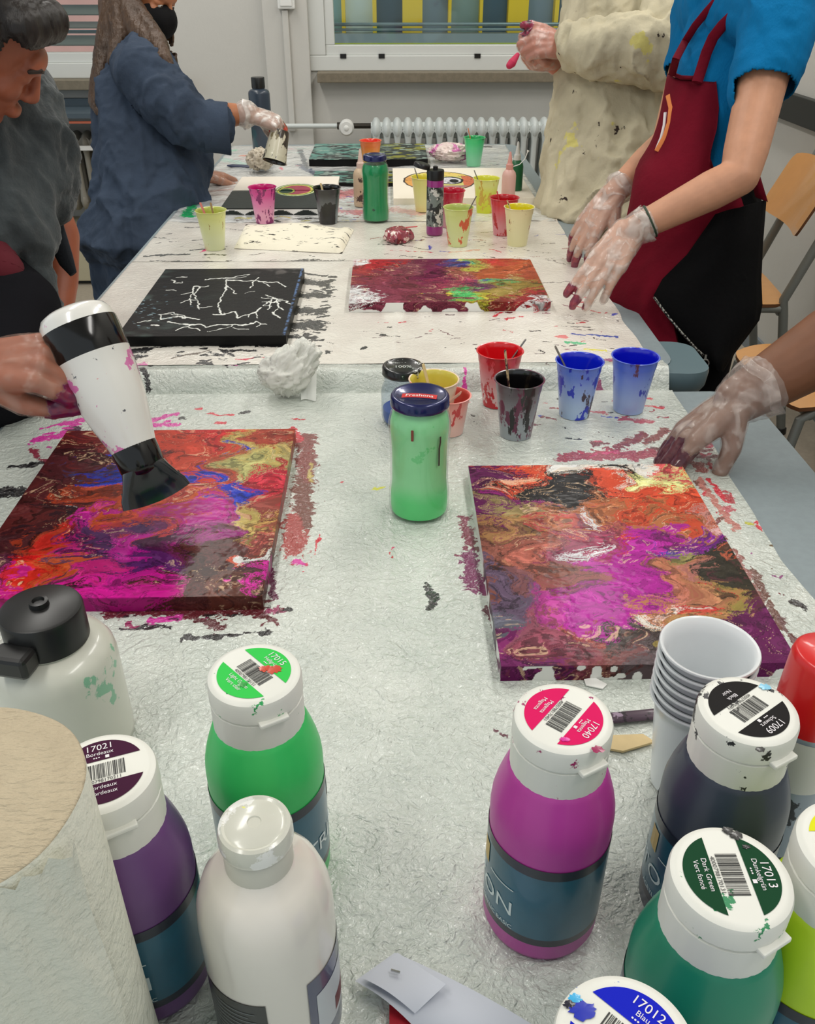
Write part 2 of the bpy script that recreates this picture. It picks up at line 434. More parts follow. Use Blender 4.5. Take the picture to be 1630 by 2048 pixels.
r2, _ = radiator('radiator', P(140, 350, 4.47)[0]-.5, P(200, 350, 4.47)[0]+.3, P(180, 420, 4.45)[2], P(160, 262, 4.45)[2], 4.46, 'grey radiator in shade between the two people at left', rm=mat('radiator_grey', (136, 132, 122), .5))
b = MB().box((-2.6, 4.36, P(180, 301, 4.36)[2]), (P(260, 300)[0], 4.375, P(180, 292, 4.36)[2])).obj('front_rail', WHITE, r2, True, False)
e = empty('window_shelf', (-2, 4.4, .7), label='grey blue shelf board under the left window', cat='shelf')
SH = mat('shelf_blue', (70, 84, 94), .5)
MB().box((-2.7, 4.3, P(170, 237, 4.3)[2]), (P(260, 220, 4.3)[0], 4.59, P(170, 232, 4.3)[2]+.01)).obj('board', SH, e, True, False)
MB().box((-2.7, 4.56, P(170, 235, 4.56)[2]), (P(260, 220, 4.3)[0], 4.59, P(170, 197, 4.56)[2])).obj('back_panel', SH, e, True, False)
MB().box((-2.7, 4.295, P(170, 247, 4.3)[2]), (P(260, 220, 4.3)[0], 4.32, P(170, 243, 4.3)[2])).obj('edge_strip', mat('orange_strip', (176, 92, 66), .5), e, True, False)
e = empty('floor_box', (-1.7, 4.45, 0), label='low cream metal box on the floor under the left radiator', cat='cabinet')
CR = mat('cream_metal', (186, 178, 150), .5, var=.08)
zb1 = P(180, 458, 4.33)[2]
MB().box((-2.7, 4.34, .02), (P(420, 500)[0], 4.59, zb1)).obj('housing', CR, e, True, False, bevel=.004)
MB().box((P(176, 500, 4.33)[0], 4.334, .07), (P(178, 500, 4.33)[0], 4.341, zb1-.03)).obj('panel_joint', BLACKP, e, True, False)
MB().box((-2.7, 4.38, 0), (P(420, 500)[0], 4.58, .02)).obj('plinth', BLACKP, e, True, False)

# switch box and conduit
e = empty('light_switch', P(575, 10, YW-.06), label='white wall switch box above a surface conduit', cat='switch')
MB().box((P(556, 0, YW-.05)[0], YW-.085, P(570, 18, YW-.05)[2]), (P(590, 0, YW-.05)[0], YW-.05, P(570, 18, YW-.05)[2]+.09)).obj('switch_plate', WHITE, e, True, False, bevel=.006)
MB().box((P(561, 0, YW-.05)[0], YW-.091, P(570, 12, YW-.05)[2]), (P(585, 0, YW-.05)[0], YW-.085, P(570, 12, YW-.05)[2]+.06)).obj('rocker', WHITE, e, True, False, bevel=.003)
MB().box((P(569, 100, YW-.05)[0], YW-.072, P(570, 262, YW-.05)[2]), (P(577, 100, YW-.05)[0]+.01, YW-.05, P(570, 20, YW-.05)[2])).obj('conduit', WALL, e, True, False, bevel=.004)

# ---------------------------------------------------------------- tables
TGREY = mat('grey_laminate', (134, 146, 150), .42, var=.08, vscale=90, stains=(((96, 40, 70), 6, .70),))
TEDGE = mat('table_edge', (96, 116, 122), .4)
def table(y0, y1, x0, x1, z, label, r=.06):
    e = empty('table', ((x0+x1)/2, (y0+y1)/2, 0), label=label, cat='table')
    out = []
    for (cx_, cy_, a0) in ((x1-r, y1-r, 0), (x0+r, y1-r, 90), (x0+r, y0+r, 180), (x1-r, y0+r, 270)):
        for k in range(7):
            a = math.radians(a0+15*k); out.append((cx_+r*math.cos(a), cy_+r*math.sin(a)))
    n = len(out); b = MB()
    b.add([(x, y, z-.028) for x, y in out]+[(x, y, z) for x, y in out], [tuple(range(n-1, -1, -1)), tuple(range(n, 2*n))]+[(i, (i+1) % n, n+(i+1) % n, n+i) for i in range(n)], [1, 0]+[1]*n)
    b.obj('tabletop', [TGREY, TEDGE], e, True, True, 30)
    b = MB()
    for lo, hi in (((x0+.07, y0+.07, z-.08), (x1-.07, y0+.1, z-.028)), ((x0+.07, y1-.1, z-.08), (x1-.07, y1-.07, z-.028)), ((x0+.07, y0+.07, z-.08), (x0+.1, y1-.07, z-.028)), ((x1-.1, y0+.07, z-.08), (x1-.07, y1-.07, z-.028))): b.box(lo, hi)
    b.obj('apron_frame', METAL, e, True, False)
    for sx in (x0+.085, x1-.085):
        for sy in (y0+.085, y1-.085): MB().tube([(sx, sy, 0), (sx, sy, z-.028)], .02, 16).obj('leg', METAL, e, True)
    return e
table(-.35, 1.335, -.60, .592, ZN-.003, 'grey laminate table in the foreground, covered with film, holding the paint bottles')
tf = table(1.375, 3.60, -.60, .488, ZF-.003, 'long grey table behind, covered with paint-stained sheets, nearer the window')
b = MB(); o_ = []
for (cx_, cy_, a0) in ((.500, 1.475, 0), (.46, 1.475, 90), (.46, 1.40, 180), (.500, 1.395, 270)):
    for k in range(7):
        a = math.radians(a0+15*k); o_.append((cx_+.045*math.cos(a), cy_+.045*math.sin(a)*.8))
n = len(o_); zs_ = [(ZF-.05, .86), (ZF-.035, .97), (ZF-.012, 1.0), (ZF-.005, .985)]
b.add([(.48+(x-.48)*s_, 1.435+(y-1.435)*s_, z) for z, s_ in zs_ for x, y in o_], [tuple(range(n-1, -1, -1)), tuple(range(3*n, 4*n))]+[(k*n+i, k*n+(i+1) % n, (k+1)*n+(i+1) % n, (k+1)*n+i) for k in range(3) for i in range(n)])
b.obj('corner_extension', TEDGE, tf, True, angle=50)

# ---------------------------------------------------------------- plastic sheets with their paint stains
def sheet_mat(name, base, base2, rough, bdist, bscale, st=(1, 1, 1)):
    q = N(name); b = q.b; b.inputs['Roughness'].default_value = rough
    b.inputs['Coat Weight'].default_value = 1; b.inputs['Coat Roughness'].default_value = .06
    v = q.noise(9, 4, .6); cur = q.mix(q.step(v, 0, .35, .65), 0, rgba(base), rgba(base2))
    a = q.n('ShaderNodeAttribute'); a.attribute_name = 'col'
    k = q.n('ShaderNodeAttribute'); k.attribute_name = 'mask'
    n1 = q.noise(110, 7, .68, (1, 1, 1), dist=.6)
    m1 = q.n('ShaderNodeMath', operation='MULTIPLY_ADD'); q.l(n1, 0, m1, 0); m1.inputs[1].default_value = 2.6; q.l(k, 2, m1, 2)
    s1 = q.step(m1, 0, 1.80, 1.90)
    cur = q.mix(s1, 0, cur, (a, 0)); q.l(cur[0], cur[1], b, 'Base Color')
    nz = q.noise(bscale, 3, .5, st, dist=1.2); bn = q.n('ShaderNodeBump'); bn.inputs['Distance'].default_value = bdist
    n2 = q.noise(bscale*.22, 2, .5, (1, 1, 1), dist=2.5); b2 = q.n('ShaderNodeBump'); b2.inputs['Distance'].default_value = bdist*1.6
    q.l(nz, 0, bn, 'Height'); q.l(n2, 0, b2, 'Height'); q.l(b2, 0, bn, 'Normal'); q.l(bn, 0, b, 'Normal'); q.l(bn, 0, b, 'Coat Normal')
    return q.m

def grid_mesh(nx, ny):
    i = np.arange(ny-1)[:, None]*nx+np.arange(nx-1)[None]
    Fq = np.stack([i, i+1, i+nx+1, i+nx], -1).reshape(-1, 4)
    return Fq
def fast_mesh(name, V, Fq):
    m = bpy.data.meshes.new(name); m.vertices.add(len(V)); m.loops.add(Fq.size); m.polygons.add(len(Fq))
    m.vertices.foreach_set('co', np.ascontiguousarray(V, dtype=np.float32).ravel())
    m.loops.foreach_set('vertex_index', Fq.ravel().astype(np.int32)); m.polygons.foreach_set('loop_start', np.arange(0, Fq.size, 4, dtype=np.int32))
    m.update(calc_edges=True); m.validate(); return m

def paint_strokes(X, Y, strokes, z):
    Xo, Yo = X, Y; Q0 = np.stack([X, Y], 1); X = X+.010*(fbm(Q0*60, 3, 3)-.5); Y = Y+.016*(fbm(Q0*60+9, 5, 3)-.5); W0 = fbm(Q0*45, 8, 3)
    best = np.zeros(len(X)); bw = np.full(len(X), 1e9); C = np.ones((len(X), 3))*.2
    for (x0, y0, x1, y1, wpx, c) in strokes:
        a = at(x0, y0, z)[:2]; d = at(x1, y1, z)[:2]; mid = at((x0+x1)/2, (y0+y1)/2, z)
        hw = wpx*depth(mid)/F
        ab = d-a; L = ab @ ab+1e-9
        sel = (X > min(a[0], d[0])-6*hw) & (X < max(a[0], d[0])+6*hw) & (Y > min(a[1], d[1])-8*hw) & (Y < max(a[1], d[1])+8*hw)
        idx = np.nonzero(sel)[0]
        if not len(idx): continue
        px, py = X[idx]-a[0], Y[idx]-a[1]; t = np.clip((px*ab[0]+py*ab[1])/L, 0, 1)
        dd = np.hypot(px-t*ab[0], (py-t*ab[1])*(.62))/hw/(.55+.9*W0[idx])
        m = np.exp(-dd*dd*.9); upd = dd < bw[idx]
        C[idx[upd]] = lin(c); bw[idx] = np.minimum(bw[idx], dd); best[idx] = np.maximum(best[idx], m)
    return C, best

def sheet(name, x0, x1, y0, y1, z, step, strokes, m, label, drape_l=.0, front=None, edge_seed=0, step_up=None, res_mask=None, drape_r=0, amp=.0009):
    # flat on the table, hanging over its left side
    xs = np.arange(x0-drape_l, x1+drape_r+step/2, step); ys = np.arange(y0, y1+step/2, step)
    nx, ny = len(xs), len(ys); X, Yg = np.meshgrid(xs, ys); X = X.ravel().copy(); Yg = Yg.ravel().copy()
    fx_ = smooth(0.0, 1.0, (X-x0)/(x1-x0)); 
    wob = (fbm(np.stack([Yg*7, Yg*0], 1), edge_seed+3, 3)-.5)*.018
    Xw = X+wob*smooth(.8, 1, (X-x0)/(x1-x0))
    wy = (fbm(np.stack([X*6, X*0], 1), edge_seed+9, 3)-.5)*.02
    ty = (Yg-y0)/(y1-y0); Yw = Yg+wy*(smooth(.93, 1, ty)-0*ty)
    Z = np.full(len(X), float(z))
    if step_up is not None:
        ya, yb, dz = step_up; Z += (dz+.0045)*smooth(ya, yb, Yg)-.0045*smooth(yb, yb+.03, Yg)-.011*np.exp(-((Yg-ya-.002)/.009)**2)*(Yg > 1.336)
    Z += (fbm(np.stack([X*14, Yg*14], 1), edge_seed, 3)-.5)*2*amp
    Z += .0012*np.exp(-((X+.02-.02*Yg)/.004)**2)
    if drape_l > 0:
        over = np.clip(x0-X, 0, None); k = over > 0
        Xw[k] = x0-.012*(1-np.exp(-over[k]/.01))-over[k]*.16-.02*over[k]*np.sin(Yg[k]*23)*2
        Z[k] -= np.clip(over[k]-.004, 0, None)*.97
    if drape_r > 0:
        over = np.clip(X-x1, 0, None); k = over > 0
        Xw[k] = x1+over[k]*.5; Z[k] -= over[k]*.8
    V = np.stack([Xw, Yw, Z], 1); msh = fast_mesh(name, V, grid_mesh(nx, ny))
    C, K = paint_strokes(Xw, Yw, strokes, z)
    vcol(msh, C); vfloat(msh, K, 'mask')
    return link(name, msh, m, None, False, True, 180, label=label, cat='plastic sheet')

K_, MG, MR, RD, BL_, PU = (22, 20, 22), (214, 50, 160), (120, 40, 48), (206, 36, 58), (36, 60, 190), (112, 18, 82)
rnd = random.Random(4)
def scatter(x0, x1, y0, y1, n, cols, ln=(4, 30), wd=(1.2, 3), ang=.25):
    out = []
    for _ in range(n):
        x, y, L, a = rnd.uniform(x0, x1), rnd.uniform(y0, y1), rnd.uniform(*ln), rnd.gauss(0, ang)
        out.append((x, y, x+L*math.cos(a), y+L*math.sin(a)*.5, rnd.uniform(*wd), rnd.choice(cols)))
    return out
near = [
 (612, 880, 612, 960, 22, (128, 56, 52)), (606, 960, 608, 1040, 26, (112, 60, 48)), (590, 1040, 585, 1095, 28, (166, 66, 62)), (585, 860, 600, 880, 10, RD), (618, 925, 622, 960, 8, (190, 170, 90)),
 (215, 1222, 520, 1222, 12, (104, 34, 44)), (300, 1240, 360, 1232, 7, MG), (540, 1140, 548, 1190, 10, (90, 24, 60)), (240, 1258, 340, 1250, 4, K_), (370, 1272, 535, 1266, 5, K_), (395, 1240, 440, 1256, 8, (90, 34, 40)), (520, 1225, 550, 1240, 8, (90, 34, 40)),
 (0, 985, 60, 985, 16, K_), (20, 935, 70, 930, 6, K_), (60, 900, 110, 940, 7, (140, 30, 60)), (70, 880, 130, 868, 12, MG), (120, 850, 170, 838, 8, MG), (150, 862, 190, 880, 20, (70, 26, 60)), (80, 925, 100, 930, 6, K_), (285, 842, 350, 830, 8, MG), (300, 850, 360, 848, 5, MG), (0, 1060, 20, 1080, 10, MG),
 (410, 830, 470, 828, 2.5, RD), (395, 818, 400, 818, 4, RD), (430, 846, 450, 846, 3, RD), (482, 826, 492, 824, 5, K_), (585, 836, 610, 838, 2, RD),
 (590, 1122, 612, 1128, 7, MG), (640, 1070, 632, 1110, 1.6, RD), (604, 1145, 620, 1120, 2, RD),
 (940, 1115, 945, 1165, 22, (116, 20, 84)), (928, 1040, 940, 1085, 13, (126, 40, 70)), (960, 1160, 968, 1180, 10, (116, 20, 84)), (970, 1215, 985, 1235, 8, (90, 30, 50)), (985, 1250, 995, 1260, 6, (90, 30, 50)),
 (1130, 915, 1350, 905, 14, (156, 56, 76)), (1230, 895, 1290, 870, 10, (130, 52, 60)), (1290, 885, 1330, 860, 10, (130, 60, 60)), (1180, 912, 1230, 905, 7, (200, 50, 110)), (1360, 915, 1400, 935, 12, (150, 80, 76)), (1310, 900, 1400, 912, 10, (96, 44, 48)),
 (1400, 960, 1470, 1060, 9, (190, 120, 110)), (1420, 960, 1450, 1000, 6, RD), (1455, 990, 1465, 1000, 10, (176, 60, 70)), (1450, 1018, 1466, 1018, 8, (190, 90, 100)), (1516, 1048, 1520, 1056, 6, RD), (1498, 1048, 1506, 1050, 4, (190, 190, 60)), (1470, 1100, 1520, 1200, 8, (150, 90, 84)), (1510, 1150, 1560, 1250, 10, (110, 70, 60)), (1585, 1205, 1600, 1212, 8, K_), (1560, 1240, 1610, 1300, 10, (100, 60, 60)), (1545, 1075, 1620, 1170, 4, (150, 60, 130)), (1430, 1090, 1460, 1160, 7, (120, 50, 60)),
 (855, 1178, 862, 1215, 9, K_), (862, 1185, 872, 1200, 7, K_), (858, 1222, 862, 1226, 2, K_), (783, 1100, 790, 1096, 3, (214, 60, 110)), (776, 1108, 783, 1118, 2, RD), (742, 978, 770, 974, 2, (214, 214, 60)),
 (1100, 815, 1140, 822, 3, (150, 30, 50)), (1085, 835, 1112, 838, 3, (130, 30, 50)), (1060, 848, 1080, 850, 3, (110, 30, 60)), (1090, 805, 1094, 806, 3, RD), (1080, 832, 1084, 832, 2.5, BL_), (1206, 832, 1230, 836, 3, BL_), (1180, 822, 1215, 826, 5, (196, 70, 90)), (1240, 838, 1300, 842, 6, (180, 70, 90)), (1290, 812, 1330, 816, 3, RD), (1135, 877, 1160, 881, 3.5, K_), (1190, 862, 1260, 885, 1, (70, 40, 40)), (1290, 882, 1310, 885, 2, K_),
 (942, 829, 945, 829, 4, K_), (930, 765, 930, 785, 4, MG), (934, 795, 938, 802, 3, RD), (1128, 856, 1132, 860, 2, K_), (1035, 790, 1060, 800, 4, K_), (680, 964, 684, 964, 2, RD), (950, 842, 956, 850, 1, K_), (1040, 722, 1060, 730, 5, (120, 40, 110)), (940, 722, 950, 735, 4, (110, 40, 110)),
 (290, 765, 300, 775, 7, K_), (468, 745, 474, 756, 3, K_), (298, 742, 302, 756, 6, K_), (455, 750, 460, 762, 2.5, K_), (430, 740, 475, 755, 5, (210, 90, 170)), (270, 735, 290, 732, 9, (200, 100, 160)), (420, 735, 424, 740, 5, K_), (600, 740, 640, 738, 4, (150, 150, 150)),
 (1090, 700, 1094, 760, 2, (90, 50, 60)), (1190, 770, 1210, 776, 5, (150, 70, 110)), (1270, 790, 1300, 796, 4, RD), (1115, 748, 1125, 752, 4, K_),
 (1225, 1440, 1240, 1432, 2, K_), (985, 1458, 1020, 1466, 3, (90, 30, 50)), (1310, 1330, 1330, 1370, 10, (90, 20, 70)), (1500, 1340, 1560, 1345, 8, (90, 50, 60)), (1300, 1350, 1330, 1350, 6, (120, 30, 90)),
]
near += scatter(60, 360, 820, 900, 26, [MG, MG, (190, 80, 150), K_], (4, 26), (1.5, 5))
near += scatter(1380, 1440, 930, 1200, 20, [MR, RD, (120, 70, 60)], (4, 18), (2, 5), .8)
near += scatter(1440, 1600, 1000, 1280, 22, [MR, (110, 90, 60), (140, 50, 120), K_], (4, 14), (1.5, 4), .8)
near += scatter(1130, 1420, 885, 925, 30, [(150, 50, 60), (180, 50, 80), (110, 40, 50)], (6, 30), (2, 6), .5)
near += scatter(900, 960, 1020, 1110, 12, [(126, 40, 70), (110, 60, 60)], (3, 12), (2, 5), .8)
near += scatter(220, 560, 1205, 1250, 34, [(104, 34, 44), (150, 40, 90), K_], (6, 30), (1.5, 5), .2)
near += scatter(1000, 1340, 795, 850, 26, [(150, 40, 60), K_, (170, 60, 90)], (2, 14), (1, 2.6), .4)
farA = [
 (600, 560, 650, 570, 14, K_), (590, 590, 650, 592, 14, K_), (580, 620, 640, 622, 16, K_), (575, 650, 635, 650, 18, K_), (560, 672, 630, 676, 8, K_), (640, 570, 668, 560, 8, K_), (600, 545, 650, 552, 4, K_),
 (240, 690, 560, 690, 5, K_), (245, 705, 300, 700, 9, K_), (240, 722, 270, 718, 9, K_), (270, 712, 292, 712, 7, K_), (450, 700, 510, 701, 4.5, K_), (440, 698, 470, 712, 4, K_), (400, 697, 412, 697, 3, K_), (400, 711, 440, 711, 2, K_), (400, 728, 420, 728, 6, K_), (478, 727, 495, 724, 4, K_), (470, 718, 616, 713, 1.6, (206, 36, 70)), (340, 735, 380, 738, 4, (120, 110, 110)), (652, 704, 660, 704, 4, K_),
 (250, 735, 285, 730, 7, (214, 110, 170)), (345, 716, 420, 700, 3, (130, 120, 110)),
 (990, 632, 1000, 626, 4, RD), (1012, 638, 1030, 636, 3.5, RD), (1012, 626, 1024, 626, 3.5, (90, 30, 40)), (1040, 634, 1046, 634, 2.5, RD), (775, 653, 782, 653, 3, K_), (725, 696, 730, 696, 3, K_), (1008, 658, 1024, 664, 2.5, RD), (875, 658, 905, 672, 1.5, (110, 60, 70)), (760, 670, 800, 672, 1.2, K_), (1060, 660, 1080, 660, 1.5, K_),
 (1140, 668, 1235, 674, 3, (50, 80, 170)), (1125, 652, 1180, 654, 2, (90, 90, 90)), (1133, 684, 1168, 686, 5, (60, 190, 130)), (1170, 698, 1215, 701, 3, (226, 220, 60)), (1110, 672, 1130, 674, 4, (226, 120, 120)), (1150, 590, 1170, 594, 3, RD), (1140, 605, 1165, 604, 3, RD), (1155, 612, 1200, 626, 3, (214, 110, 110)), (1080, 700, 1094, 708, 3, K_), (1180, 725, 1225, 720, 5, (140, 60, 110)), (1320, 722, 1330, 728, 5, RD), (1225, 630, 1234, 628, 3, BL_), (1232, 640, 1236, 642, 2, K_),
 (1070, 510, 1130, 530, 2, (120, 110, 110)), (1080, 566, 1150, 562, 1.6, (110, 100, 100)), (850, 606, 900, 606, 3, (180, 170, 60)), (860, 610, 870, 614, 2, (180, 120, 60)), (750, 615, 780, 617, 1.6, K_), (980, 606, 1060, 603, 1.5, MR)]
farA += scatter(1060, 1230, 590, 740, 26, [K_, RD, (120, 110, 110), (140, 70, 90)], (4, 30), (.8, 2), .3)
farA += scatter(700, 1000, 625, 700, 22, [K_, RD, (120, 100, 100)], (4, 26), (.7, 1.8), .3)
farA += scatter(560, 660, 545, 690, 50, [K_], (4, 24), (1.5, 5), .25)
farA += scatter(235, 620, 685, 735, 26, [K_, (80, 80, 80)], (4, 26), (1, 3), .2)
farB = [(290, 512, 380, 508, 4, (90, 90, 84)), (380, 500, 450, 498, 3, K_), (410, 508, 450, 510, 3, K_), (400, 504, 420, 498, 3, (230, 60, 120)),
 (300, 522, 460, 524, 2, (110, 110, 104)), (560, 525, 660, 530, 2, K_), (590, 520, 680, 522, 3, K_), (620, 535, 700, 550, 2, (70, 70, 66)), (680, 528, 700, 536, 2, K_),
 (800, 490, 860, 500, 1.5, (60, 60, 60)), (860, 490, 862, 500, 2.5, BL_), (880, 502, 900, 504, 2, BL_), (780, 500, 870, 505, 1.2, RD), (755, 488, 780, 490, 1.5, K_), (810, 482, 850, 480, 1.5, MR), (980, 498, 1000, 504, 1.8, RD), (1000, 495, 1100, 505, 1, K_), (900, 505, 960, 500, 3, (226, 170, 150))]
farB += scatter(290, 700, 450, 545, 60, [K_, (90, 90, 84), (60, 60, 56)], (4, 40), (.6, 2.2), .25)
farB += scatter(740, 1160, 460, 520, 50, [K_, (150, 60, 60), (110, 100, 100), BL_], (3, 34), (.5, 1.5), .3)
farC = [(372, 430, 395, 395, 12, (20, 176, 96)), (395, 380, 405, 372, 8, (20, 176, 96)), (378, 425, 384, 434, 8, (20, 176, 96)),
 (660, 390, 710, 385, 26, (196, 110, 120)), (670, 420, 720, 425, 14, (206, 130, 140)), (700, 440, 712, 438, 3, BL_), (590, 438, 640, 436, 4, K_), (560, 432, 580, 436, 3, (226, 200, 70)), (540, 440, 560, 444, 4, K_), (470, 436, 500, 437, 4, (200, 190, 90)), (790, 420, 840, 425, 18, (214, 170, 170)),
 (640, 345, 720, 350, 14, (70, 80, 90)), (600, 300, 615, 340, 6, (90, 100, 110)), (480, 312, 500, 310, 5, (246, 150, 120)), (430, 308, 470, 300, 5, (150, 214, 186)), (600, 330, 640, 355, 9, (110, 120, 140)), (560, 335, 566, 338, 4, (230, 110, 130)), (860, 296, 980, 294, 5, (50, 54, 60)), (720, 390, 760, 440, 8, (200, 140, 140)), (420, 312, 500, 330, 12, (190, 226, 214)), (940, 345, 1040, 330, 6, (190, 206, 210)), (400, 385, 470, 378, 4, (196, 170, 166))]
farC += scatter(640, 760, 350, 450, 70, [(190, 100, 110), (206, 140, 150), BL_, (120, 60, 70)], (4, 20), (.8, 2.6), .3)
farC += scatter(450, 700, 430, 450, 30, [K_, (90, 80, 80), (200, 190, 80)], (4, 34), (.8, 2), .1)
farC += scatter(430, 1000, 295, 345, 50, [(120, 150, 150), (90, 100, 110), (180, 210, 200), (220, 160, 170)], (4, 30), (.8, 2), .1)
SM1 = sheet_mat('film_near', (208, 213, 205), (192, 199, 191), .40, .0021, 170)
SM2 = sheet_mat('film_far', (232, 228, 218), (222, 216, 206), .45, .0007, 200)
SM3 = sheet_mat('foil_far', (226, 226, 222), (210, 214, 214), .28, .0026, 40)
sheet('plastic_sheet', -.590, .466, -.30, 1.412, ZN, .0028, near, SM1, 'translucent white film on the nearest table, carrying the big paint bottles', drape_l=.22, edge_seed=1, step_up=(1.344, 1.376, ZF-ZN-.001))
sheet('plastic_sheet', -.588, .452, 1.404, 2.04, ZF, .003, farA, SM2, 'white sheet under the black crackled canvas and the red marbled canvas', drape_l=.2, edge_seed=2)
sheet('plastic_sheet', -.586, .450, 2.02, 2.405, ZF+.0005, .0035, farB, SM2, 'white stained sheet under the folded towel and the pale yellow cups', drape_l=.14, edge_seed=3)
sheet('plastic_sheet', -.584, .444, 2.38, 3.56, ZF+.001, .005, farC, SM3, 'crinkled shiny sheet at the window end of the table', drape_l=.16, edge_seed=5, drape_r=.05, amp=.003)
# ---------------------------------------------------------------- painted canvases
def px_scale(px, py, z): return depth(at(px, py, z))/F
def marble(Pw, blobs, z, seed, warp=(.026, .010, .0035), freq=(17, 55, 190), sy=1.5, bands=.55):
    Q = Pw*np.array([1, sy]); W = Pw.copy()
    for k, (a, f) in enumerate(zip(warp, freq)):
        Wq = W*np.array([1, sy])
        W = W+a*2*np.stack([fbm(Wq*f, seed+k*11, 2)-.5, (fbm(Wq*f+40, seed+k*11+5, 2)-.5)*.7], 1)*1.7
    n = len(Pw); d1 = np.full(n, 1e9); d2 = np.full(n, 1e9); i1 = np.zeros(n, int); i2 = np.zeros(n, int)
    cols = []
    for i, (bx, by, r, c) in enumerate(blobs):
        q = at(bx, by, z); s = px_scale(bx, by, z)*r; cols.append(lin(c))
        d = ((W[:, 0]-q[0])**2+((W[:, 1]-q[1])*.85)**2)/(s*s)
        d = np.sqrt(d)
        a = d < d1; b = (~a) & (d < d2)
        d2[a] = d1[a]; i2[a] = i1[a]; d1[a] = d[a]; i1[a] = i; d2[b] = d[b]; i2[b] = i
    cols = np.array(cols); g = d2-d1
    vein = np.sin(g*22+fbm(W*120, seed+91, 2)*7)
    C = cols[i1].copy(); t = (smooth(.0, .35, vein)*(g < bands))[:, None]; C = C*(1-t)+cols[i2]*t
    W2 = W+.022*(np.stack([fbm(Pw*np.array([24, 40]), seed+201, 3), fbm(Pw*np.array([24, 40])+50, seed+202, 3)], 1)-.5)*2
    for q_, (fr_, th_, am) in enumerate(((np.array([34, 62]), .585, .85), (np.array([60, 120]), .60, .8), (np.array([110, 200]), .62, .6))):
        nn = fbm(W2*fr_+q_*31, seed+210+q_, 3); pick = (fbm(W2*9+q_*13, seed+220+q_, 2)*9.99).astype(int)
        alt = np.where(((pick % 3) == 0)[:, None], cols[i2], np.where(((pick % 3) == 1)[:, None], C*.42, np.clip(C*1.3+.015, 0, 1)))
        t = (smooth(th_, th_+.012, nn)*am)[:, None]; C = C*(1-t)+alt*t
        e_ = (smooth(.012, .0, np.abs(nn-th_))*.5)[:, None]; C = C*(1-e_)+(np.clip(C*1.5+.03, 0, 1))*e_
    br = .74+.52*fbm(W*np.array([60, 110]), seed+77, 3); C = C*br[:, None]*.74
    ln = smooth(.965, .995, 1-np.abs(fbm(W*np.array([26, 34]), seed+33, 3)*2-1)); ln = (ln*(fbm(Pw*9, seed+5, 2) > .5))[:, None]
    C = C*(1-ln*.55)+lin((236, 200, 160))*ln*.55
    dk = (smooth(.97, .995, 1-np.abs(fbm(W*np.array([22, 30])+70, seed+44, 3)*2-1)))[:, None]
    return C*(1-dk*.6), W
CANVAS_M = mat('poured_acrylic', (255, 255, 255), .35, spec=.1, coat=.07, attr='col', bump=(120, .00022, (1, .6, 1)), bump2=(24, .0002))
CANVAS_D = mat('matt_painted_canvas', (255, 255, 255), .5, spec=.15, coat=.06, attr='col', bump=(240, .0004))
def canvas(label, cxy, w_, l_, z, th, step, fn, m=CANVAS_M, ang=0, group=None, relief=.00016, seed=0):
    s = np.arange(-w_/2-th, w_/2+th+step/2, step); t = np.arange(-l_/2-th, l_/2+th+step/2, step)
    nx, ny = len(s), len(t); A, B = np.meshgrid(s, t); A = A.ravel(); B = B.ravel()
    ox = np.maximum(np.abs(A)-w_/2, 0); oy = np.maximum(np.abs(B)-l_/2, 0); ov = np.maximum(ox, oy)
    X = np.clip(A, -w_/2, w_/2); Y = np.clip(B, -l_/2, l_/2)
    c, n = math.cos(ang), math.sin(ang)
    Pw = np.stack([cxy[0]+c*A-n*B, cxy[1]+n*A+c*B], 1)
    C = fn(Pw, A, B, ov, ox, oy)
    H = (fbm(Pw*np.array([90, 130]), seed+3, 3)-.5)*2*relief*(ov <= 0)
    V = np.stack([X, Y, th-ov+H], 1)
    # rounded top edge
    m_ = fast_mesh('painted_canvas', V, grid_mesh(nx, ny)); vcol(m_, C)
    o = link('painted_canvas', m_, m, None, False, True, 50, label=label, cat='painting', group=group)
    o.location = (cxy[0], cxy[1], z); o.rotation_euler = (0, 0, ang)
    return o
WHT = (232, 232, 228)
def drips(C, ov, A, B, th, seed, cover=.55, col=None, white=WHT, ragged=60):
    u = np.where(np.abs(A) > np.abs(B)*.0+0, A, A); q = np.stack([A*ragged, B*ragged], 1)
    Ln = (.72+(fbm(q, seed, 2)-.5)*4.2+(cover-.5)*2)*th
    bare = (ov > Ln) & (ov > .0006)
    C = C.copy(); C[bare] = lin(white); return C

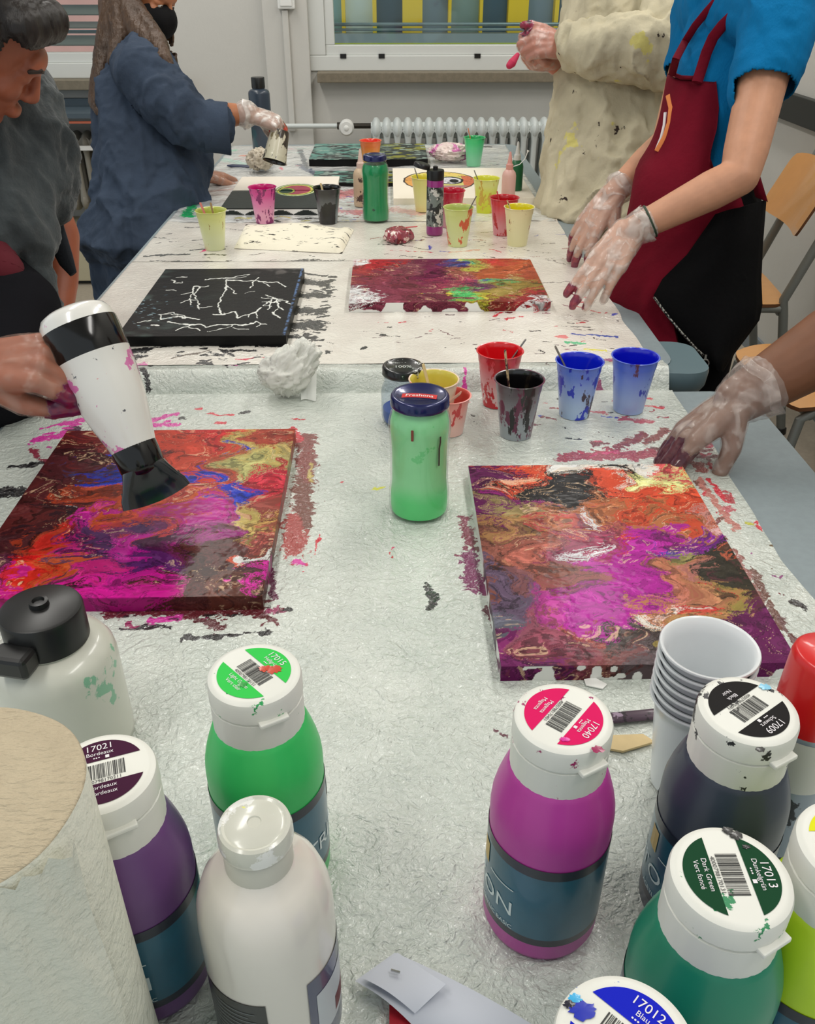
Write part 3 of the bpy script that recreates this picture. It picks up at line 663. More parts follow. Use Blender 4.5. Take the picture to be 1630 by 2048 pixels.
PUR, ORR, CRM, PY, BK, TAN = (104, 14, 84), (222, 78, 44), (246, 236, 222), (226, 228, 150), (18, 14, 16), (172, 126, 76)
MAU, MAG, BRM, GRV, RED = (146, 52, 84), (188, 14, 160), (146, 84, 70), (104, 82, 108), (212, 44, 46)
rb = [(955, 950, 34, PUR), (985, 985, 24, PUR), (955, 1010, 20, PUR), (975, 1050, 10, PUR),
 (1050, 948, 30, ORR), (1240, 985, 40, ORR), (1320, 1005, 46, ORR), (1395, 1010, 30, ORR), (1190, 965, 24, ORR), (1010, 960, 14, (240, 180, 150)), (1340, 940, 16, (220, 90, 90)),
 (1130, 938, 26, CRM), (1190, 930, 26, CRM), (1285, 958, 20, PY), (1330, 962, 26, PY), (1290, 935, 14, CRM), (1230, 962, 12, CRM),
 (1085, 958, 26, BK), (1115, 978, 34, BK), (1150, 968, 20, BK), (1060, 978, 16, BK), (1240, 938, 20, BK), (1200, 985, 16, BK), (1105, 995, 14, BK), (1225, 930, 10, BK), (1050, 992, 12, (150, 30, 120)),
 (1000, 1012, 24, (150, 130, 84)), (1000, 1045, 26, TAN), (1290, 1022, 34, (186, 110, 66)), (1350, 1045, 26, (180, 110, 70)), (1180, 1010, 36, (190, 110, 66)), (1100, 1020, 26, (176, 110, 74)), (980, 1075, 24, BRM),
 (1080, 1052, 26, (190, 70, 66)), (1170, 1062, 38, MAU), (1240, 1050, 26, (176, 70, 84)), (1110, 1085, 26, MAU), (1270, 1085, 16, RED), (1210, 1085, 20, (170, 50, 90)),
 (1310, 1078, 36, MAG), (1370, 1085, 20, (150, 30, 170)), (1250, 1115, 34, MAG), (1245, 1175, 40, MAG), (1215, 1205, 34, MAG), (1270, 1200, 18, MAG), (1290, 1120, 24, MAG), (1090, 1195, 16, (170, 50, 130)), (1130, 1215, 16, (176, 50, 140)), (1360, 1095, 14, (70, 40, 150)), (1200, 1250, 16, MAG),
 (1155, 1028, 13, (222, 222, 226)), (1182, 1092, 13, (222, 222, 226)), (1160, 1086, 6, (222, 222, 226)),
 (1010, 1105, 34, BRM), (1080, 1105, 32, (180, 96, 80)), (1130, 1135, 30, BRM), (1040, 1160, 24, (130, 80, 84)), (1160, 1165, 22, (160, 80, 84)), (1050, 1120, 10, (200, 130, 100)),
 (985, 1140, 22, GRV), (1005, 1195, 22, GRV), (1065, 1185, 16, (120, 70, 110)), (1000, 1230, 16, (96, 96, 110)),
 (1340, 1150, 28, (190, 110, 84)), (1385, 1165, 30, (186, 120, 84)), (1310, 1215, 26, (206, 130, 90)), (1440, 1190, 24, TAN), (1390, 1240, 30, TAN), (1330, 1180, 20, (200, 120, 100)), (1420, 1150, 16, (176, 110, 100)), (1480, 1210, 24, (160, 140, 70)),
 (1430, 1105, 14, (46, 40, 30)), (1470, 1130, 18, (50, 44, 30)), (1500, 1175, 16, (56, 50, 36)), (1340, 1262, 12, (50, 40, 30)), (1455, 1215, 10, (50, 44, 30)), (1220, 1290, 12, (60, 44, 40)), (1290, 1275, 10, (60, 44, 40)), (1380, 1110, 12, (150, 140, 80)),
 (1415, 1035, 24, (206, 140, 130)), (1440, 1065, 14, (220, 170, 170)), (1360, 1205, 14, (230, 200, 190)), (1330, 1225, 14, (230, 190, 180)), (1310, 1250, 10, CRM), (1375, 1205, 10, RED), (1390, 1215, 10, (210, 80, 60)), (1440, 1180, 8, RED), (1420, 1290, 14, (200, 50, 60)), (1390, 1280, 20, (160, 140, 60)),
 (1020, 1290, 26, PUR), (1060, 1312, 20, (120, 30, 100)), (1500, 1245, 26, PUR), (1560, 1290, 40, PUR), (1540, 1255, 30, PUR), (1490, 1300, 30, PUR), (1025, 1260, 12, (140, 40, 110)),
 (1090, 1300, 26, (124, 50, 70)), (1150, 1300, 26, (130, 60, 70)), (1200, 1310, 22, (120, 60, 56)), (1110, 1260, 26, (150, 70, 90)), (1160, 1260, 20, (170, 80, 70)), (1070, 1240, 20, (150, 80, 100)), (1300, 1305, 20, (96, 80, 84)), (1260, 1310, 18, (110, 60, 60)),
 (1440, 1055, 16, (196, 100, 70)), (1470, 1100, 12, (190, 90, 60)), (1520, 1175, 16, (90, 44, 50)), (1545, 1215, 14, (96, 50, 50)), (1505, 1300, 10, (200, 140, 100)), (1535, 1240, 7, (206, 150, 110))]
def f_right(Pw, A, B, ov, ox, oy):
    C, W = marble(Pw, rb, ZN+.02, 3)
    C = drips(C, ov, A, B, .019, 12, .60)
    k = (ox > .001) & (A < 0) & (B > -.02); C[k] = lin(WHT); return C
canvas('large marbled canvas in magenta, orange and black beside the gloved brown arm', (.251, .845), .293, .405, ZN, .019, .00095, f_right, seed=5)
DM, BL2, OL, DB = (100, 32, 38), (26, 52, 186), (196, 172, 96), (78, 36, 30)
lb = [(200, 875, 34, (130, 44, 44)), (255, 900, 24, DM), (150, 935, 34, (90, 34, 40)), (110, 1005, 34, (96, 36, 36)), (300, 880, 20, (190, 60, 40)), (230, 885, 14, (70, 34, 44)),
 (215, 925, 15, BL2), (228, 947, 16, BL2), (392, 940, 12, BL2), (448, 985, 18, BL2), (484, 962, 13, BL2), (466, 1002, 12, BL2), (150, 940, 8, (60, 60, 110)), (470, 890, 8, BL2),
 (330, 888, 24, (206, 64, 40)), (400, 915, 26, (200, 70, 44)), (360, 950, 18, (214, 60, 40)), (190, 990, 26, (190, 70, 36)), (250, 1005, 30, (206, 80, 36)), (300, 1050, 26, (200, 60, 60)), (420, 965, 20, (196, 60, 50)), (340, 985, 22, (180, 50, 40)), (390, 985, 18, (214, 90, 40)),
 (420, 872, 18, (200, 40, 40)), (460, 862, 14, (214, 30, 36)), (485, 880, 16, OL), (540, 905, 18, OL), (508, 925, 18, (180, 176, 110)), (505, 1022, 12, OL), (540, 1040, 12, (206, 160, 90)), (575, 915, 12, (180, 170, 110)), (520, 1060, 10, OL), (480, 920, 10, (196, 150, 90)), (450, 900, 10, (170, 90, 60)), (590, 900, 10, (170, 150, 96)),
 (540, 880, 18, (176, 70, 50)), (575, 870, 18, (150, 56, 44)), (540, 955, 22, (206, 40, 60)), (580, 960, 18, (176, 40, 60)), (440, 935, 12, (170, 80, 60)), (520, 985, 18, (176, 60, 60)), (560, 1000, 18, (150, 70, 60)), (550, 1065, 12, (190, 90, 80)), (500, 1000, 10, (200, 150, 120)),
 (180, 1022, 22, (200, 20, 150)), (350, 1035, 26, (196, 24, 140)), (420, 1030, 22, (190, 30, 150)), (395, 985, 12, (196, 30, 150)), (245, 1085, 22, (180, 20, 140)), (150, 1085, 18, (190, 30, 120)), (455, 1055, 14, (150, 30, 120)), (440, 1010, 12, (160, 40, 100)),
 (30, 1165, 22, (206, 30, 140)), (240, 1180, 34, (214, 20, 150)), (190, 1150, 20, (196, 30, 120)), (535, 1135, 10, (214, 30, 160)), (500, 1165, 12, (214, 30, 160)), (265, 1155, 22, (176, 24, 130)), (410, 1060, 14, (176, 30, 130)), (300, 1175, 14, (190, 30, 130)), (60, 1190, 20, (190, 30, 110)),
 (190, 1075, 28, (74, 26, 84)), (300, 1110, 28, (88, 28, 96)), (240, 1125, 20, (84, 28, 96)), (370, 1085, 22, (110, 30, 90)), (330, 1070, 18, (96, 30, 80)), (260, 1060, 16, (110, 30, 90)),
 (400, 1120, 34, DB), (455, 1090, 26, (96, 44, 44)), (450, 1150, 34, (92, 48, 36)), (350, 1155, 30, DB), (490, 1095, 16, DB), (420, 1180, 24, (110, 56, 40)), (330, 1185, 20, (96, 40, 36)), (500, 1130, 14, (60, 24, 30)), (200, 1170, 8, (60, 24, 30)),
 (85, 1110, 20, (222, 26, 28)), (70, 1145, 22, (214, 40, 26)), (105, 1068, 14, (206, 40, 30)), (115, 1120, 20, (200, 84, 36)), (110, 1165, 20, (190, 76, 36)), (100, 1090, 12, (196, 60, 30)), (60, 1080, 16, (170, 60, 36)),
 (40, 1075, 20, (70, 28, 34)), (15, 1125, 18, (90, 34, 60)), (95, 1025, 12, (40, 24, 34)), (20, 1090, 20, (84, 36, 40)), (515, 1112, 9, (216, 96, 70)), (530, 1108, 7, WHT), (105, 1022, 5, WHT), (150, 1120, 12, (96, 60, 90)), (150, 1160, 10, (80, 40, 60))]
def f_left(Pw, A, B, ov, ox, oy):
    C, W = marble(Pw, lb, ZN+.02, 23)
    k = (ov > .0015) & (B < 0); C[k] = C[k]*.6+lin((70, 26, 34))*.4
    return C
canvas('large marbled canvas in red, blue and magenta under the hair dryer', (-.3095, .963), .335, .405, ZN, .019, .00095, f_left, seed=8)
mb_ = [(712, 524, 9, (250, 250, 250)), (730, 517, 7, (250, 250, 250)), (712, 594, 14, (250, 250, 250)), (708, 578, 9, (250, 250, 250)), (1090, 608, 12, (250, 250, 250)), (1052, 512, 6, (250, 250, 250)),
 (800, 575, 40, (134, 54, 76)), (745, 553, 26, (140, 50, 66)), (850, 590, 26, (120, 44, 66)), (780, 545, 24, (140, 60, 80)), (820, 535, 20, (124, 60, 76)), (905, 560, 24, (170, 60, 90)), (720, 545, 16, (176, 60, 60)),
 (765, 528, 20, (186, 36, 48)), (750, 520, 10, (190, 40, 50)), (995, 522, 12, (196, 50, 46)), (1072, 592, 16, (170, 40, 50)), (980, 600, 16, (140, 50, 40)), (1020, 600, 14, (150, 46, 50)),
 (866, 528, 17, (110, 18, 66)), (866, 548, 17, (110, 18, 66)), (866, 562, 14, (124, 26, 76)), (1020, 535, 28, (186, 84, 46)), (1060, 545, 22, (170, 76, 50)), (985, 545, 14, (176, 90, 50)), (920, 545, 16, (150, 80, 70)),
 (950, 532, 10, (190, 190, 80)), (935, 520, 10, (180, 180, 90)), (1010, 572, 18, (150, 130, 60)), (1055, 570, 18, (160, 130, 60)), (960, 590, 12, (190, 180, 60)), (975, 528, 10, (190, 170, 90)), (1030, 555, 10, (170, 140, 80)),
 (1002, 562, 11, (80, 196, 120)), (925, 582, 11, (80, 196, 110)), (938, 590, 8, (80, 190, 100)), (938, 526, 6, (80, 190, 140)), (1012, 556, 4, (40, 60, 190)), (985, 560, 4, (60, 60, 150)), (905, 523, 6, (50, 60, 150)), (916, 528, 4, (50, 60, 150)),
 (902, 584, 6, (224, 206, 70)), (850, 586, 5, (216, 190, 80)), (960, 603, 9, (196, 190, 60)), (960, 572, 12, (110, 50, 90)), (940, 566, 8, (96, 40, 80)), (860, 585, 3, (60, 110, 130)), (700, 560, 8, (150, 50, 60))]
def f_mid(Pw, A, B, ov, ox, oy):
    C, W = marble(Pw, mb_, ZF+.02, 41, warp=(.018, .009, .003), sy=2.0)
    return drips(C, ov, A, B, .019, 15, .66, ragged=42)
canvas('marbled canvas in dull red with a green streak, white corners bare, mid table', (.117, 1.816), .396, .30, ZF, .019, .0012, f_mid, seed=11)

def poly(pts, ox_, oy_, s, wd, c):
    q = [(ox_+x/s, oy_+y/s) for x, y in pts]; return [(a[0], a[1], b[0], b[1], wd, c) for a, b in zip(q[:-1], q[1:])]
Wc = (226, 228, 222); L = []
for pts, wd in [([(820, 260), (825, 300), (800, 340), (785, 380), (775, 430), (790, 480)], 1.5), ([(740, 478), (800, 480), (870, 465), (905, 500), (960, 480), (1010, 465), (1050, 435)], 1.7), ([(1010, 465), (1035, 505)], 1.2), ([(960, 480), (975, 505)], 1),
  ([(680, 255), (800, 245), (880, 235), (980, 225)], 1.1), ([(820, 260), (1000, 265), (1100, 270), (1160, 270), (1210, 300)], 1.3), ([(1000, 265), (1030, 240)], 1), ([(1000, 265), (985, 305)], 1), ([(1050, 268), (1110, 300)], 1), ([(800, 250), (950, 240)], 1), ([(820, 290), (890, 345)], .8),
  ([(700, 298), (620, 300), (600, 340), (530, 350)], 1.5), ([(600, 340), (590, 385), (530, 405)], 1.6), ([(590, 385), (640, 395), (645, 440), (730, 432)], 1.3), ([(650, 305), (610, 350), (640, 380)], 1.2), ([(640, 440), (655, 450)], 1), ([(590, 385), (600, 420)], 1),
  ([(385, 485), (480, 470), (560, 500), (650, 512)], 1.7), ([(390, 490), (400, 515), (500, 495), (560, 505)], 1.7), ([(250, 530), (330, 520)], 1.5), ([(340, 550), (385, 552)], 2.2), ([(420, 480), (500, 485)], 1.4),
  ([(445, 535), (520, 545), (600, 545), (660, 545), (700, 562), (780, 550), (860, 555), (960, 550), (1010, 530), (1045, 545), (1020, 562)], 1.7), ([(600, 545), (550, 565), (500, 590)], 1.6), ([(590, 560), (650, 585)], 1.2), ([(860, 570), (900, 582), (975, 578)], 1.2), ([(1045, 545), (1090, 546)], .8), ([(700, 590), (860, 560)], .7),
  ([(1060, 370), (1110, 380), (1190, 385)], 1.5), ([(1110, 395), (1070, 420), (1115, 432)], 1.5), ([(1150, 380), (1160, 440), (1200, 450)], 1.4), ([(1120, 470), (1175, 505)], 2), ([(1080, 350), (1170, 395), (1220, 400)], 1.2), ([(1060, 400), (1180, 400)], 1.2), ([(1130, 370), (1100, 445)], 1.3), ([(1150, 450), (1130, 470)], 1.2), ([(1220, 400), (1250, 412)], 1.6),
  ([(465, 258), (500, 275), (540, 272)], 1.2), ([(490, 242), (560, 240)], 1), ([(430, 320), (490, 325)], 1), ([(940, 350), (1010, 330)], .8)]:
    L += poly(pts, 200, 480, 3.26, wd, Wc)
for k in range(60):
    a, b_ = rnd.gauss(285, 30)/1.0, rnd.gauss(618, 16)
    L.append((a, b_, a+rnd.uniform(2, 6), b_+rnd.uniform(-1, 1), rnd.uniform(.6, 1.2), rnd.choice([(120, 150, 160), (70, 96, 110), (150, 170, 176)])))
def f_black(Pw, A, B, ov, ox, oy):
    n = fbm(Pw*np.array([16, 24]), 61, 4)
    C = lin((20, 20, 20))[None]*(1+0*n[:, None]); g = smooth(.52, .8, n)*smooth(.02, -.15, A)
    C = C+g[:, None]*lin((60, 74, 70))
    g2 = smooth(.5, .7, fbm(Pw*30, 66, 3))*smooth(.12, .2, B)*smooth(.02, .12, A); C = C+g2[:, None]*lin((90, 86, 84))
    S_, M_ = paint_strokes(Pw[:, 0], Pw[:, 1], L, ZF+.02); t = smooth(.35, .6, M_+(fbm(Pw*500, 5, 2)-.5)*.3)[:, None]
    C = C*(1-t)+S_*t
    e = smooth(.0035, .001, np.abs(A-.146))*smooth(.35, .6, fbm(Pw*160, 8, 3)); e = e[:, None]; C = C*(1-e)+lin((84, 110, 150))*e
    C[ov > .001] = lin((12, 12, 12)); return C
canvas('black canvas with thin white cracked lines, beside the hair dryer', (-.336, 1.695), .30, .408, ZF, .019, .0010, f_black, ang=.0, m=CANVAS_D, relief=.0003, seed=2)

# far canvases
def ell(Pw, z, px, py, rx, ry):
    """normalised radius in an ellipse seen at a pixel (real ellipse on the table plane)"""
    c = at(px, py, z)[:2]; a = at(px+rx, py, z)[:2]; b = at(px, py-ry, z)[:2]; b2 = at(px, py+ry, z)[:2]
    return np.sqrt(((Pw[:, 0]-c[0])/np.linalg.norm(a-c))**2+((Pw[:, 1]-(b[1]+b2[1])/2)/(abs(b[1]-b2[1])/2))**2)
def rings_paint(Pw, C, z):
    n = (fbm(Pw*30, 4, 2)-.5)*.16
    r = ell(Pw, z, 592, 380, 42, 12.5)+n*.4
    for lo, hi, c in ((0, 1.0, (70, 84, 74)), (.0, .95, (196, 214, 150)), (0, .86, (44, 52, 50)), (0, .80, (206, 206, 90)), (0, .70, (170, 70, 90))): C[r < hi] = lin(c)
    r = ell(Pw, z, 572, 382, 17, 5.6)+n*.4
    for hi, c in ((1.1, (44, 52, 50)), (1.0, (190, 200, 80)), (.82, (30, 60, 46))): C[r < hi] = lin(c)
    return C
def f_ring(Pw, A, B, ov, ox, oy):
    C = np.tile(lin((44, 50, 48)), (len(Pw), 1)); C = rings_paint(Pw, C, ZF+.019)
    k = (ov > .003) & (B < 0); Ln = np.abs(np.sin(A*47+1))*.012+.002; C[k & (ov < .003+.016-Ln)] = lin(WHT); C[(ov > .0) & (ov < .0035)] = lin((28, 28, 28))
    return C
zr = ZF+.019
a_, b_, c_ = at(440, 417, zr), at(665, 417, zr), at(600, 381, zr)
canvas('dark grey canvas with a green ringed disc painted at its far edge', ((a_[0]+b_[0])/2, (a_[1]+c_[1])/2), b_[0]-a_[0], c_[1]-a_[1], ZF+.001, .018, .002, f_ring, m=CANVAS_D)
d_ = at(600, 353, zr)
canvas('blank off-white canvas behind the dark grey ringed canvas', ((a_[0]+b_[0])/2+.0, (c_[1]+d_[1])/2+.006), b_[0]-a_[0], d_[1]-c_[1]-.01, ZF+.001, .018, .0025,
       lambda Pw, A, B, ov, ox, oy: rings_paint(Pw, np.tile(lin((236, 228, 214)), (len(Pw), 1)), ZF+.019), m=CANVAS_D)
def f_eye(Pw, A, B, ov, ox, oy):
    C = np.tile(lin((238, 230, 214)), (len(Pw), 1)); z = zr; n = (fbm(Pw*40, 4, 3)-.5)*.2
    r = ell(Pw, z, 879, 362, 71, 18.5)+n*.3; C[r < 1.03] = lin((60, 50, 50)); C[r < .98] = lin((206, 200, 120))
    k = (r < .98) & (Pw[:, 0] < at(845, 362, z)[0]); C[k] = lin((220, 160, 90))
    k = (r < .98) & (Pw[:, 0] > at(925, 362, z)[0]); C[k] = lin((206, 110, 80))
    k = (r < .98) & (Pw[:, 1] > at(879, 352, z)[1]); C[k] = lin((226, 200, 110))
    k = (r < .95) & (Pw[:, 1] < at(879, 371, z)[1]); C[k] = lin((170, 130, 130))
    r = ell(Pw, z, 900, 361, 26, 8)+n; C[r < 1] = lin((214, 214, 220)); C[(r > .8) & (r < 1)] = lin((40, 34, 36))
    r = ell(Pw, z, 908, 362, 9, 4)+n; C[r < 1] = lin((26, 24, 26))
    lnz = 1-np.abs(fbm(Pw*np.array([30, 60]), 9, 3)*2-1); rr = ell(Pw, z, 879, 362, 71, 18.5); C[(rr < .97) & (lnz > .975)] = lin((40, 34, 36))
    return C
a_, b_, c_ = at(787, 397, zr), at(1072, 397, zr), at(860, 336, zr)
canvas('white canvas painted with an eye in an orange and yellow oval', ((a_[0]+b_[0])/2, (a_[1]+c_[1])/2), b_[0]-a_[0], c_[1]-a_[1], ZF+.001, .018, .002, f_eye, m=CANVAS_D)
def f_dark(s):
    def f(Pw, A, B, ov, ox, oy):
        n = fbm(Pw*np.array([26, 50]), s, 4); n2 = fbm(Pw*np.array([40, 90]), s+3, 4)
        C = np.tile(lin((40, 46, 48)), (len(Pw), 1)); t = smooth(.48, .6, n)[:, None]
        g = (smooth(-.05, .1, A))[:, None]; c2 = lin((90, 140, 130))*(1-g)+lin((130, 130, 50))*g
        C = C*(1-t)+c2*t; t = smooth(.6, .68, n2)[:, None]; C = C*(1-t)+lin((150, 170, 160))*t
        C[ov > .001] = lin((18, 18, 18)); return C
    return f
a_, b_, c_ = at(618, 322, zr), at(856, 322, zr), at(735, 290, zr)
canvas('dark canvas flecked green and olive at the window end of the table', ((a_[0]+b_[0])/2, (a_[1]+c_[1])/2), b_[0]-a_[0], c_[1]-a_[1], ZF+.002, .022, .002, f_dark(4))
a_, b_, c_ = at(622, 362, zr), at(800, 362, zr), at(735, 337, zr)
canvas('dark blue-grey paint-covered canvas between the flecked canvas and the green jar', ((a_[0]+b_[0])/2, (a_[1]+c_[1])/2), b_[0]-a_[0], c_[1]-a_[1]-.01, ZF+.001, .012, .002, f_dark(14))

# ---------------------------------------------------------------- cups
CUPSHAPE = [(.0, .002), (.020, .0015), (.0225, .0), (.0228, .004)]
def lerp(a, b, t): return tuple(a[i]+(b[i]-a[i])*t for i in range(3))
def make_cup(name, base, label, pale, deep, inner, group, h=.090, rt=.0345, rb_=.0235, tilt=0, tdir=0, smear=((40, 30, 40), 38, .60), smear2=None, level=.35, z=None, seed=0):
    e = empty(name, base, label=label, cat='cup', group=group, rot=(tilt*math.cos(tdir), tilt*math.sin(tdir), seed*1.3))
    st = []
    if smear: st.append((*smear, (1, 1, .45)))
    if smear2: st.append((*smear2, (1, 1, .3)))
    cm = mat('cup_plastic_'+name+str(seed), pale, .3, coat=.3, zramp=[(h*.25, h*.7, lerp(pale, deep, .45)), (h*.62, h*.95, deep)], stains=st)
    im = mat('cup_paint_'+str(seed), inner, .25, coat=.6, stains=[((240, 236, 232), 26, .72)] if inner != (0, 0, 0) else [])
    pr = [(rb_*.9, .0015), (rb_, 0)]
    n = 34
    for i in range(n+1):
        t = i/n; r = rb_+(rt-rb_)*t
        if .12 < t < .72: r += .00022*(1 if i % 2 else -1)
        if t > .8: r += .0006
        pr.append((r, t*h*.985+.0008))
    pr += [(rt+.0022, h*.985), (rt+.0028, h*.993), (rt+.0022, h), (rt+.0004, h*.995)]
    MB().lathe(pr, 44, 0, cap1=False).obj('cup_wall', cm, e, angle=60)
    lv = h*level
    pi = [(rt+.0004, h*.995)]+[(rb_+(rt-rb_)*t-.0011, h*t) for t in np.linspace(.97, level, 10)]+[(rb_+(rt-rb_)*level-.0012, lv), (.001, lv+.0002)]
    MB().lathe(pi, 44, 0, cap0=False).obj('paint_coating', im, e, angle=60)
    return e
def stick(p0, p1, label, m=WOOD, wd=.0048, th=.0012, name='stir_stick', group=None):
    d = nrm(np.array(p1)-np.array(p0)); b = MB(); b.tube([p0, np.array(p0)+d*.002, np.array(p1)-d*.002, p1], [wd*.7, wd, wd, wd*.7], 10, flat=th/wd*1.2, ref=np.cross(d, (0.3, 1, 0)))
    e = b.obj(name, m, None, label=label, cat='stick', group=group); return e
G2 = 'plastic cups of paint'
cups = [ # px, py of base centre, near?, pale, deep, inner, label, smear, smear2
 ((994, 806), 1, (226, 190, 190), (222, 70, 80), (214, 20, 30), 'red paint cup standing behind the black-rimmed cup', ((196, 20, 34), 36, .52), ((60, 20, 26), 60, .66)),
 ((1031, 868), 1, (150, 156, 162), (90, 80, 88), (14, 12, 14), 'black-rimmed paint cup smeared maroon, right of the jar with green paint', ((96, 30, 64), 42, .53), ((16, 14, 18), 34, .60)),
 ((1148, 828), 1, (172, 194, 226), (96, 126, 220), (16, 36, 200), 'blue paint cup holding a metal stirrer, left of the pair', ((30, 50, 190), 36, .54), ((60, 40, 60), 46, .60)),
 ((1256, 818), 1, (160, 180, 226), (84, 112, 214), (14, 24, 196), 'blue paint cup rightmost on the near table', ((34, 50, 180), 34, .57), ((96, 56, 84), 44, .61)),
 ((866, 868), 1, (232, 222, 190), (232, 206, 180), (220, 206, 90), 'yellow-lined cup partly hidden behind the jar of pale green paint', ((230, 140, 120), 30, .60), None),
 ((430, 497), 0, (212, 218, 172), (208, 212, 130), (196, 204, 100), 'pale yellow-green cup with two sticks at the left table edge', ((150, 120, 40), 34, .60), ((60, 40, 30), 50, .72)),
 ((530, 444), 0, (226, 160, 190), (206, 60, 140), (196, 10, 110), 'pink paint cup smeared magenta before the ringed canvas', ((130, 14, 96), 36, .54), ((50, 10, 40), 50, .62)),
 ((657, 445), 0, (130, 136, 140), (36, 36, 38), (8, 8, 8), 'black paint cup right of the ringed canvas', ((14, 14, 14), 26, .52), None),
 ((1034, 489), 0, (226, 220, 170), (232, 220, 170), (226, 214, 30), 'cream cup with bright yellow inside and a red smear, front right of the far table', ((150, 30, 30), 30, .60), None),
 ((915, 490), 0, (206, 212, 150), (206, 214, 130), (190, 200, 110), 'pale lime cup with orange smears in front of the purple bottle', ((206, 84, 40), 32, .57), None),
 ((1005, 468), 0, (214, 140, 150), (206, 50, 60), (190, 16, 26), 'red paint cup left of the cream cup', ((180, 16, 30), 34, .56), None),
 ((970, 424), 0, (206, 214, 40), (222, 226, 130), (220, 220, 60), 'lime yellow cup in front of the eye painting', ((206, 170, 60), 34, .55), ((70, 40, 30), 50, .70)),
 ((900, 452), 0, (206, 150, 160), (200, 30, 60), (190, 20, 50), 'red cup mostly hidden behind the purple bottle', ((190, 20, 50), 34, .56), None),
 ((848, 421), 0, (232, 226, 150), (230, 222, 130), (220, 206, 60), 'yellow cup left of the purple bottle', None, None),
 ((947, 331), 0, (130, 206, 160), (60, 200, 120), (20, 170, 90), 'green paint cup standing alone by the window end of the table', ((20, 100, 60), 40, .66), ((30, 40, 36), 44, .70)),
 ((742, 338), 0, (226, 170, 60), (230, 120, 60), (236, 60, 40), 'orange-red rimmed cup behind the green jar', None, None)]
cup_objs = []
for i, ((px, py), nr, pale, deep, inn, lab, s1, s2) in enumerate(cups):
    z = ZN if nr else ZF
    cup_objs.append(make_cup('plastic_cup', at(px, py, z+.001), lab, pale, deep, inn, G2, seed=i, smear=s1 or ((200, 190, 160), 30, .75), smear2=s2, level=.30))
DW = mat('paint_dipped_wood', (196, 170, 128), .5, stains=[((60, 30, 30), 90, .52), ((190, 60, 60), 60, .64)])
STL = mat('steel_stirrer', (150, 146, 140), .3, .9)
def in_cup(i, top_px, lab, m=DW, wd=.0045, off=(0, 0), h=.09):
    b = np.array(cup_objs[i].location); d0 = b+np.array([off[0], off[1], .034]); Yt = b[1]+.012
    t = aY(top_px[0], top_px[1], Yt+off[1]); return stick(d0, t, lab, m, wd)
in_cup(1, (1010, 700), 'paint-mottled wooden stick standing in the black-rimmed cup', off=(-.008, .0), wd=.0055)
in_cup(0, (1052, 678), 'thin dark stirrer leaning right in the near red cup', STL, .0018, off=(-.004, .006))
in_cup(2, (1110, 692), 'metal stirrer leaning left in the blue cup', STL, .0035, off=(.004, 0))
in_cup(4, (846, 728), 'pale wooden stick leaning in the yellow-lined cup behind the jar', WOOD, .0055, off=(.004, 0))
in_cup(5, (400, 405), 'pinkish stick leaning left in the pale yellow-green cup', mat('pink_stick', (196, 110, 100), .5), .0045)
in_cup(5, (421, 405), 'short brown stick upright in the pale yellow-green cup', mat('brown_stick', (150, 120, 80), .5), .004, off=(.01, .004))
in_cup(7, (641, 366), 'wooden stick tip showing in the black paint cup', WOOD, .0055)
in_cup(8, (1014, 400), 'brown wooden stick leaning in the cream cup', DW, .0045)
in_cup(9, (953, 392), 'thin grey stirrer leaning right in the pale lime cup', STL, .0018)
in_cup(10, (994, 382), 'red-tipped stick in the far red cup', mat('red_stick', (190, 60, 60), .5), .0045)
in_cup(11, (948, 340), 'grey stirrer leaning left in the lime yellow cup', STL, .0022)
in_cup(13, (829, 336), 'grey stirrer leaning left in the yellow cup by the purple bottle', STL, .0022)
in_cup(14, (936, 256), 'orange wooden stick in the green cup by the window', mat('orange_stick', (206, 120, 80), .5), .004)

# small pink cup behind the jar with a stick resting on it
e = make_cup('plastic_cup', at(897, 862, ZN+.001), 'short pinkish cup peeking out right of the pale green jar', (236, 190, 180), (236, 150, 140), (220, 90, 80), G2, h=.060, rt=.030, rb_=.022, seed=20, smear=((206, 60, 60), 40, .56))
stick(at(897, 862, ZN)+np.array([-.01, 0, .04]), aY(920, 787, 1.02), 'reddish wooden stick leaning out of the short pinkish cup', mat('rosy_stick', (200, 140, 120), .5), .004)
# crushed cup
cr = MB(); pr = [(.030, 0), (.0335, .002), (.034, .008), (.033, .018), (.029, .027), (.018, .031), (.006, .027)]
cr.lathe(pr, 60, wob=lambda a, z: .13*np.sin(a*3+z*120)+.07*np.sin(a*7+1)+.05*np.sin(a*11+z*300))
e = empty('crushed_cup', at(796, 481, ZF+.002), label='crushed plastic cup streaked dark red on the far table', cat='cup')
cr.obj('crushed_wall', mat('crushed_red', (150, 60, 74), .25, coat=.6, stains=[((226, 200, 190), 60, .58), ((90, 16, 30), 40, .55), ((110, 60, 90), 50, .6)]), e, angle=60)
stick(at(806, 470, ZF)+np.array([0, 0, .018]), aY(834, 453, e.location[1]+.02), 'red-stained stick poking out of the crushed cup', mat('red_stain_stick', (200, 80, 80), .5), .0035)

